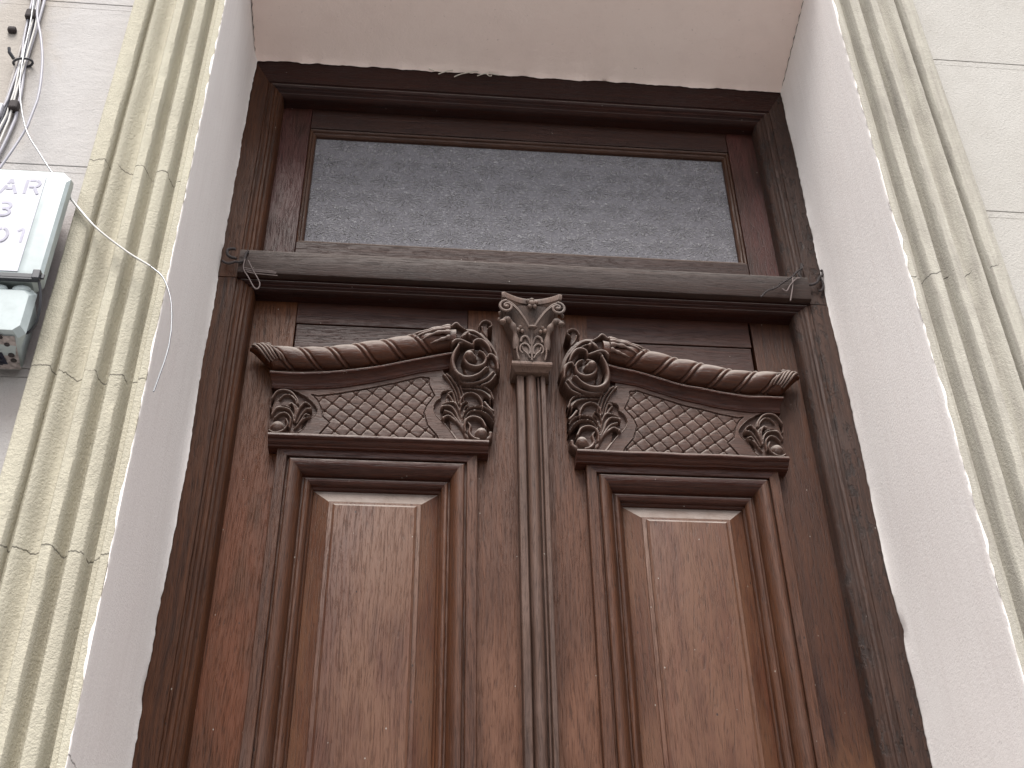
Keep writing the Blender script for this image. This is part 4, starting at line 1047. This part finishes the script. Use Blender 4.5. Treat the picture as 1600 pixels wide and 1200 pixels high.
right_leaf = leaf(1)

# ------------------------------------------------------------------ pilaster covering the meeting joint (fixed to the left leaf)
pil = MB()
PX = [(-.0305, .052), (-.0305, .0175), (-.0290, .0160), (-.0165, .0160), (-.0152, .0175), (-.0150, .0270), (-.0128, .0285), (-.0118, .0240), (-.0090, .0175), (-.0045, .0142),
      (0, .0135), (.0045, .0142), (.0090, .0175), (.0118, .0240), (.0125, .0290), (.0138, .0290), (.0140, .0210), (.0150, .0200), (.0175, .0205), (.0180, .0260), (.0200, .0265),
      (.0204, .0180), (.0215, .0160), (.0292, .0160), (.0307, .0175), (.0307, .052)]
n = 90
wv = smooth_noise(n + 1, .0005, 6); wy = smooth_noise(n + 1, .0004, 6)
v = []; f = []; k = len(PX)
for j in range(n + 1):
    z = .12 + (3.046 - .12) * j / n
    for x, y in PX: v.append((x + wv[j], y + (wy[j] if y < .05 else 0), z))
for j in range(n):
    for i in range(k - 1): f.append((j * k + i, j * k + i + 1, (j + 1) * k + i + 1, (j + 1) * k + i))
pobj = MB().add(v, f).build('pilaster', M['pil_z'], left_leaf, smooth=35)
# necking slab
nk = MB()
NP = [(.05, 3.0485), (.012, 3.0470), (.0065, 3.0475), (.0015, 3.0530), (-.0045, 3.0560), (-.0070, 3.0600), (-.0070, 3.0655), (-.0045, 3.0680), (.05, 3.0680)]
NPw = [0, -.006, -.006, -.003, 0, .001, .001, 0, 0]
v = []; f = []
for sx in (-1, 1):
    for (y, z), dw in zip(NP, NPw): v.append((sx * (.0425 + dw), y, z))
k = len(NP)
for i in range(k - 1): f.append((i, i + 1, k + i + 1, k + i))
f.append(tuple(range(k))); f.append(tuple(range(k, 2 * k)))
MB().add(v, f).build('necking', M['cap'], pobj, smooth=25)

def capital():
    # bell: rounded rectangle sections growing upwards
    secs = [(3.066, .0335, -.002), (3.075, .0340, -.004), (3.095, .0345, -.006), (3.115, .0345, -.006), (3.135, .0360, -.008), (3.155, .0400, -.012), (3.175, .0460, -.018), (3.192, .0520, -.024), (3.203, .0550, -.027)]
    v = []; f = []; m = 15
    for z, w, y in secs:
        for q in range(m):
            t = q / (m - 1)
            a = math.pi * t
            cx = -math.cos(a); sy = math.sin(a)
            x = w * (abs(cx) ** .55) * (1 if cx > 0 else -1)
            yy = .05 - (.05 - y) * (sy ** .35 if sy > 1e-6 else 0)
            v.append((x, yy, z))
    for j in range(len(secs) - 1):
        for q in range(m - 1): f.append((j * m + q, j * m + q + 1, (j + 1) * m + q + 1, (j + 1) * m + q))
    bell = MB().add(v, f).build('capital', M['cap'], pobj, smooth=50)
    # abacus with hollow front
    ab = MB()
    lay = [(3.2030, .86, .010), (3.2060, .90, .007), (3.2085, .90, .006), (3.2100, .97, .002), (3.2170, 1.0, 0), (3.2215, 1.0, 0), (3.2235, .985, .001)]
    v = []; f = []; m = 25
    for z, sc, dy in lay:
        ring = []
        for q in range(m):
            t = -1 + 2 * q / (m - 1)
            x = .0665 * sc * t
            y = -.026 - .022 * abs(t) ** 2.0 + dy
            if abs(t) > .93: y += .006 * (abs(t) - .93) / .07
            ring.append((x, y, z + .0035 * abs(t) ** 2))
        ring.append((.0640 * sc, .05, z)); ring.append((-.0640 * sc, .05, z))
        v += ring
    k = m + 2
    for j in range(len(lay) - 1):
        for q in range(k):
            q2 = (q + 1) % k
            f.append((j * k + q, j * k + q2, (j + 1) * k + q2, (j + 1) * k + q))
    f.append(tuple(range(k))); f.append(tuple((len(lay) - 1) * k + q for q in range(k)))
    ab.add(v, f).build('abacus', M['cap'], pobj, smooth=35)
    fo = MB()
    # fleuron
    for (dx, dz, r) in [(0, 0, .0085), (-.008, .006, .006), (.009, .003, .006), (-.004, -.008, .0055), (.006, -.008, .005), (.0, .009, .006)]:
        fo.ball((dx, -.034, 3.204 + dz), r, (1, .8, 1), 7)
    for s in (-1, 1):
        # corner volute spiral
        pts = []; rr = []
        for q in range(44):
            t = q / 43
            a = 2.4 * 2 * math.pi * t * .62
            rad = .0150 * (1 - t) ** .9 + .0020
            pts.append((s * (.0555 + rad * math.sin(a)), -.040 - .004 * t, 3.1870 + rad * math.cos(a))); rr.append(.0034 * (1 - .25 * t))
        fo.tube(pts, rr, 8)
        fo.ball((s * .0555, -.040, 3.187), .006, (1, .8, 1), 6)
        for q in range(3):      # lumps on the outer side of the volute
            fo.ball((s * (.0675 + .001 * q), -.030 + .010 * q, 3.182 - .010 * q + .012), .0052, (.8, 1, 1), 6)
        # stalk from the middle of the bell up to the volute (double fillet)
        for off in (0, .0042):
            pts = [(s * .001, -.0145, 3.140 - off), (s * .006, -.020, 3.152 - off), (s * .016, -.0265, 3.168 - off), (s * .030, -.033, 3.186 - off), (s * .044, -.038, 3.198 - off), (s * .055, -.041, 3.2020 - off)]
            fo.tube([Vector(p) for p in spline(pts, 20)], [.0022] * 20, 6)
        # outer acanthus leaf curling out at the corner
        pts = [(s * .0335, -.003, 3.100), (s * .0345, -.010, 3.125), (s * .0390, -.018, 3.145), (s * .0480, -.026, 3.158), (s * .0580, -.031, 3.160), (s * .0640, -.030, 3.152)]
        P = [Vector(p) for p in spline(pts, 20)]
        fo.tube(P, [.0062 + .0016 * math.sin(q) for q in range(20)], 8)
        fo.ball(P[-1], .0078, (1, 1, .8), 7)
        for (dx, dz, r) in [(.030, .044, .0055), (.0245, .052, .0048), (.020, .042, .0044)]:
            fo.ball((s * dx, -.014, 3.100 + dz), r, (1, .9, 1.2), 6)
        # C-scrolls on the face of the lower bell
        pts = []
        for q in range(26):
            t = q / 25; a = -.6 + t * 4.9
            rad = .0150 * (1 - .50 * t)
            pts.append((s * (.0165 - rad * math.cos(a) * .95), -.0085, 3.096 + rad * math.sin(a) * 1.35))
        fo.tube(pts, [.0028 - .0010 * q / 25 for q in range(26)], 7)
        pts = [(s * .0040, -.0080, 3.074), (s * .0100, -.0085, 3.085), (s * .0180, -.0085, 3.094), (s * .0205, -.0085, 3.104)]
        fo.tube([Vector(p) for p in spline(pts, 12)], [.0018] * 12, 6)
        pts = [(s * .0020, -.009, 3.110), (s * .0060, -.010, 3.124), (s * .0130, -.010, 3.131), (s * .0210, -.010, 3.126), (s * .0235, -.009, 3.116)]
        fo.tube([Vector(p) for p in spline(pts, 16)], [.0030] * 16, 7)
        pts = [(s * .028, -.0075, 3.070), (s * .0315, -.0080, 3.088), (s * .0320, -.0085, 3.110), (s * .0330, -.0100, 3.130)]
        fo.tube([Vector(p) for p in spline(pts, 14)], [.0022] * 14, 6)
    # central leaf tip
    pts = [(0, -.0080, 3.068), (0, -.0095, 3.100), (0, -.0125, 3.125), (0, -.0190, 3.142), (.001, -.0245, 3.146)]
    fo.tube([Vector(p) for p in spline(pts, 18)], [.0024 + .0030 * q / 17 for q in range(18)], 8)
    fo.ball((.0015, -.0240, 3.1455), .0068, (1.5, 1, .7), 7)
    fo.build('capital_foliage', M['cap'], bell, smooth=60)
capital()

# ------------------------------------------------------------------ telephone junction box on the left wall
box = thing('junction_box', (-.93, -.42, 2.75), 'pale green plastic junction box with stencilled characters strapped to the left wall', 'junction box')
bx0, bx1 = -1.115, -.8665
v = []; f = []
def ringbox(y, x0, x1, z0, z1, ch):
    return [(x0 + ch, y, z0), (x1 - ch, y, z0), (x1, y, z0 + ch), (x1, y, z1 - ch), (x1 - ch, y, z1), (x0 + ch, y, z1), (x0, y, z1 - ch), (x0, y, z0 + ch)]
def loft(rings, closed=True):
    v = []; f = []
    k = len(rings[0])
    for r in rings: v += r
    for j in range(len(rings) - 1):
        for i in range(k):
            i2 = (i + 1) % k
            f.append((j * k + i, j * k + i2, (j + 1) * k + i2, (j + 1) * k + i))
    if closed:
        f.append(tuple(range(k))[::-1]); f.append(tuple((len(rings) - 1) * k + i for i in range(k)))
    return MB().add(v, f)
loft([ringbox(-.366, -1.095, -.905, 2.76, 3.085, .008), ringbox(-.415, -1.100, -.893, 2.755, 3.10, .010), ringbox(-.4155, -1.10, -.893, 2.755, 3.10, .010)]).build('back_case', M['box'], box, smooth=30)
# domed cover in front, slightly wider than the case
loft([ringbox(-.4160, bx0 - .002, bx1 - .010, 2.8580, 3.121, .014), ringbox(-.4330, bx0 - .003, bx1 - .004, 2.8540, 3.117, .015), ringbox(-.4560, bx0, bx1 - .001, 2.8520, 3.105, .016),
      ringbox(-.4620, bx0 + .006, bx1 - .006, 2.8540, 3.092, .016), ringbox(-.4640, bx0 + .020, bx1 - .030, 2.8580, 3.086, .012)]).build('cover', M['box'], box, smooth=30)
lab = MB().box(bx0 + .026, bx1 - .040, -.4652, -.4642, 2.8650, 3.083).build('label_sheet', M['label'], box)
lw = MB().box(bx1 - .0400, bx1 - .040, -.4650, -.4645, 2.9, 2.9)
# stencilled characters, bars in letter space (0..1, 0..1)
def glyph(mb, strokes, x0, z0, w, h, slant=.0, t=.17):
    for pts in strokes:
        for (a, b), (c, d) in zip(pts[:-1], pts[1:]):
            p = Vector((x0 + a * w + slant * b * h, z0 + b * h)); q = Vector((x0 + c * w + slant * d * h, z0 + d * h))
            dd = (q - p).normalized(); nn = Vector((-dd.y, dd.x)) * (t * w / 2)
            p = p - dd * t * w * .08; q = q + dd * t * w * .08
            mb.k = getattr(mb, 'k', 0) + 1
            y = -.4656 - .00006 * mb.k
            mb.add([(p.x + nn.x, y, p.y + nn.y), (p.x - nn.x, y, p.y - nn.y), (q.x - nn.x, y, q.y - nn.y), (q.x + nn.x, y, q.y + nn.y)], [(0, 1, 2, 3)])
def arc(cx, cz, rx, rz, a0, a1, n=8):
    return [(cx + rx * math.cos(math.radians(a0 + (a1 - a0) * i / n)), cz + rz * math.sin(math.radians(a0 + (a1 - a0) * i / n))) for i in range(n + 1)]
GA = [[(.06, 0), (.30, .55)], [(.36, .68), (.50, 1), (.62, .72)], [(.67, .58), (.94, 0)], [(.34, .33), (.66, .33)]]
GR = [[(.10, 0), (.10, 1)], [(.26, .96), (.58, .96)], arc(.62, .74, .24, .22, 80, -80), [(.30, .50), (.56, .50)], [(.64, .40), (.88, .0)]]
G3 = [arc(.42, .74, .36, .24, 128, -72), arc(.42, .26, .40, .26, 72, -128), [(.34, .52), (.50, .52)]]
G0 = [arc(.5, .5, .40, .48, 100, 260), arc(.5, .5, .40, .48, 80, -80)]
G1 = [[(.22, .78), (.52, 1.0)], [(.56, .95), (.56, .0)]]
tx = MB()
tx = MB(); glyph(tx, GA, -.9775, 3.0400, .0300, .0330, -.0); tx.build('stencil_character', M['ink'], lab)
tx = MB(); glyph(tx, GR, -.9385, 3.0410, .0290, .0330, -.0); tx.build('stencil_character', M['ink'], lab)
tx = MB(); glyph(tx, G3, -.9720, 2.9870, .0280, .0315); tx.build('stencil_character', M['ink'], lab)
tx = MB(); glyph(tx, G0, -.9640, 2.9275, .0260, .0310); tx.build('stencil_character', M['ink'], lab)
tx = MB(); glyph(tx, G1, -.9310, 2.9285, .0260, .0310); tx.build('stencil_character', M['ink'], lab)

# lower cable housing
lo = loft([ringbox(-.372, -1.075, -.893, 2.732, 2.850, .006), ringbox(-.420, -1.080, -.884, 2.735, 2.848, .008), ringbox(-.446, -1.078, -.872, 2.741, 2.842, .010), ringbox(-.4585, -1.074, -.880, 2.748, 2.8300, .010)])
low = lo.build('cable_housing', M['box'], box, smooth=30)
gm = MB()
for i in range(5):
    gm.ball((-1.045 + .037 * i, -.4520, 2.8370), .0120, (1.3, .5, .7), 7)
gm.build('scalloped_lip', M['box'], low, smooth=60)
# underside: grimy plate, dark louvred opening, nut and screws
MB().add([(-1.07, -.452, 2.7420), (-.886, -.452, 2.7405), (-.892, -.376, 2.7295), (-1.07, -.376, 2.7300)], [(0, 1, 2, 3)]).build('bottom_plate', M['grime'], low)
ho = MB().add([(-1.02, -.4400, 2.7395), (-.9170, -.4400, 2.7385), (-.9100, -.388, 2.7305), (-1.02, -.388, 2.7310)], [(0, 1, 2, 3)]).build('louvre_opening', M['hole'], low)
sl = MB()
for i in range(5):
    y = -.434 + .010 * i
    sl.box(-1.018, -.916, y, y + .0028, 2.7325 - .0016 * i, 2.7345 - .0016 * i)
sl.build('louvre', M['black'], low, kind='stuff')
MB().tube([(-.9480, -.452, 2.7420), (-.9480, -.450, 2.7300)], .0085, 12).build('nut', M['label'], low, smooth=40)
ru = MB()
for (x, y, z, r) in [(-.9020, -.4330, 2.7372, .0045), (-.9000, -.4100, 2.7332, .0052), (-.8990, -.3980, 2.7315, .0050), (-.9100, -.4480, 2.7415, .0060), (-.9280, -.4530, 2.7440, .0070)]:
    ru.ball((x, y, z), r, (1, 1, .5), 6)
ru.build('rusty_screw', M['iron'], low, smooth=60)
for a in ((-.985, -.955), (-.97, -.938)):
    MB().tube([(a[0] - .03, -.41, 2.66), (a[0], -.42, 2.725), (a[1], -.40, 2.7345)], .0026, 8).build('lead', M['cable_d'], low, smooth=60)
# strap round the box
stp = MB()
stp.box(-1.118, -.8740, -.4685, -.4645, 2.8500, 2.8590, .0008)
stp.box(-1.100, -.8700, -.4680, -.4600, 2.8465, 2.8510, .0008)
strap = stp.build('strap', M['black'], box)
MB().box(-.8790, -.8665, -.4740, -.4610, 2.8455, 2.8640, .0015).build('buckle', M['black'], strap)
MB().box(-.8665, -.8610, -.4680, -.4640, 2.8500, 2.8590, .0008).build('strap_tail', M['black'], strap)
MB().tube([Vector(p) for p in spline([(-.8690, -.4640, 2.8480), (-.8640, -.4560, 2.8300), (-.8620, -.4450, 2.8050), (-.8660, -.4330, 2.7850), (-.8760, -.4230, 2.7740), (-.886, -.4180, 2.7720)], 24)], .0024, 8).build('strap_loop', M['black'], strap, smooth=60)

# ------------------------------------------------------------------ cables
bun = thing('cable_bundle', (-1.06, -.37, 3.49), 'bundle of old grey cables tied together and running down the left wall', 'cables')
BN = np.array(BUNDLE)
lay = [(-.030, .000, .0042, 'cable_d'), (-.021, -.004, .0036, 'cable_g'), (-.013, .002, .0045, 'cable_b'), (-.006, -.006, .0032, 'cable_w'), (.002, -.003, .0036, 'cable_b'),
       (.009, -.007, .0030, 'cable_w'), (.016, .000, .0046, 'cable_g'), (-.018, .006, .0042, 'cable_d')]
for i, (dx, dy, r, mt) in enumerate(lay):
    P = []; r = r * .72
    for j, (x, y, z) in enumerate(BN):
        sp = [.75, .65, .55, .45, .7, 1.1, 1.5][j]
        P.append((x + dx * .8 * sp + .003 * math.sin(i * 2.1 + j * 1.7), YW - .0065 + dy * .8 - r * .4, z))
    ext = [(P[0][0] + .02, P[0][1], 4.6)] + P + [(P[-1][0] - .12, P[-1][1], 2.72), (P[-1][0] - .24, P[-1][1], 2.1)]
    MB().tube([Vector(p) for p in spline(ext, 90)], r, 8).build('cable', M[mt], bun, smooth=70)
# paint-clotted clips and the black tie
tie = MB()
c0 = Vector((-1.0615, YW - .010, 3.492))
ring = [(c0.x + .018 * math.cos(a), c0.y - .011 * math.sin(a) - .001, c0.z + .004 * math.cos(a)) for a in [math.pi * 2 * q / 20 for q in range(21)]]
tie.tube(ring, .0026, 7)
tie.tube([(c0.x - .017, c0.y - .008, c0.z + .002), (c0.x - .026, c0.y - .016, c0.z + .012), (c0.x - .028, c0.y - .018, c0.z + .022)], .0036, 6)
tie.build('cable_tie', M['black'], bun, smooth=60)
for (x, z, w) in [(-1.078, 3.345, .012), (-1.098, 3.318, .011), (-1.048, 3.360, .009), (-1.095, 3.225, .008), (-1.078, 3.64, .010)]:
    MB().box(x - w, x + w, YW - .022, YW - .004, z - w * 1.3, z + w * 1.3, .004).build('clip', M['label'] if w > .010 else M['iron'], bun)
MB().box(-1.118, -1.100, YW - .012, YW + .002, 3.592, 3.606, .005).build('wall_plug', M['iron'], bun)

tag(MB().tube([Vector(p) for p in spline(LOOP, 80)], .0026, 10).build('loose_cable', M['cable_g'], smooth=70),
    'smooth grey cable bowing away from the tied bundle on the left wall', 'cable')
W_ = [tuple(p) for p in WIRE]
tag(MB().tube([Vector(p) for p in spline(W_, 140)], .0015, 8).build('hanging_wire', M['wire'], smooth=70),
    'thin stiff wire that passes the junction box and dangles free across the left moulding', 'wire')
w2 = [(x - .005, y - .004, z + .002) for x, y, z in W_[7:11]]
tag(MB().tube([Vector(p) for p in spline(w2, 40)], .0018, 8).build('wire_offcut', M['cable_w'], smooth=70),
    'short pale wire end lying along the thin wire over the left moulding', 'wire')

# ------------------------------------------------------------------ wire hooks at the ends of the transom
hl = thing('wire_hook', (-.65, -.02, 3.30), 'rusty twisted wire hook with string at the left end of the transom bar', 'hook', 'wire hooks at the ends of the transom bar')
def hook(root, name, pts, r, mt, n=40, coil=0):
    P = spline(pts, n)
    if coil:
        P = P + np.stack([np.cos(np.arange(n) * coil), np.zeros(n), np.sin(np.arange(n) * coil)], 1) * r * 1.0
    return MB().tube([Vector(p) for p in P], r, 7).build(name, M[mt], root, smooth=60)
hook(hl, 'hook_wire', HOOKL0, .0034, 'iron'); hook(hl, 'hook_wire', HOOKL1, .0030, 'iron', 50)
hook(hl, 'string', HOOKL2, .0014, 'twine', 60); hook(hl, 'string', HOOKL3, .0014, 'twine')
for k_ in range(3):
    hook(hl, 'string', [(x + .004 * k_ - .004, y - .004, z - .006 * k_) for x, y, z in HOOKL3], .0011, 'twine')
hr = thing('wire_hook', (.65, -.02, 3.30), 'rusty wire hook with twisted wire ends at the right end of the transom bar', 'hook', 'wire hooks at the ends of the transom bar')
hook(hr, 'hook_wire', HOOKR0, .0032, 'iron', 60); hook(hr, 'hook_wire', HOOKR1, .0026, 'iron')
hook(hr, 'twisted_wire', HOOKR2, .0020, 'iron', 70, coil=1.9); hook(hr, 'twisted_wire', HOOKR3, .0017, 'twine'); hook(hr, 'twisted_wire', HOOKR4, .0016, 'twine')

# ------------------------------------------------------------------ straws caught over the head of the frame
st = thing('dry_straws', (-.12, -.006, 3.99), 'pale dry straws caught between the soffit and the top of the frame', 'straw')
for P in (STRAW0, STRAW1, STRAW2, STRAW3, STRAW4):
    MB().tube([Vector((p[0], p[1] - .002, p[2])) for p in spline(P, 12)], .0014, 6).build('straw', M['straw'], st, smooth=60)
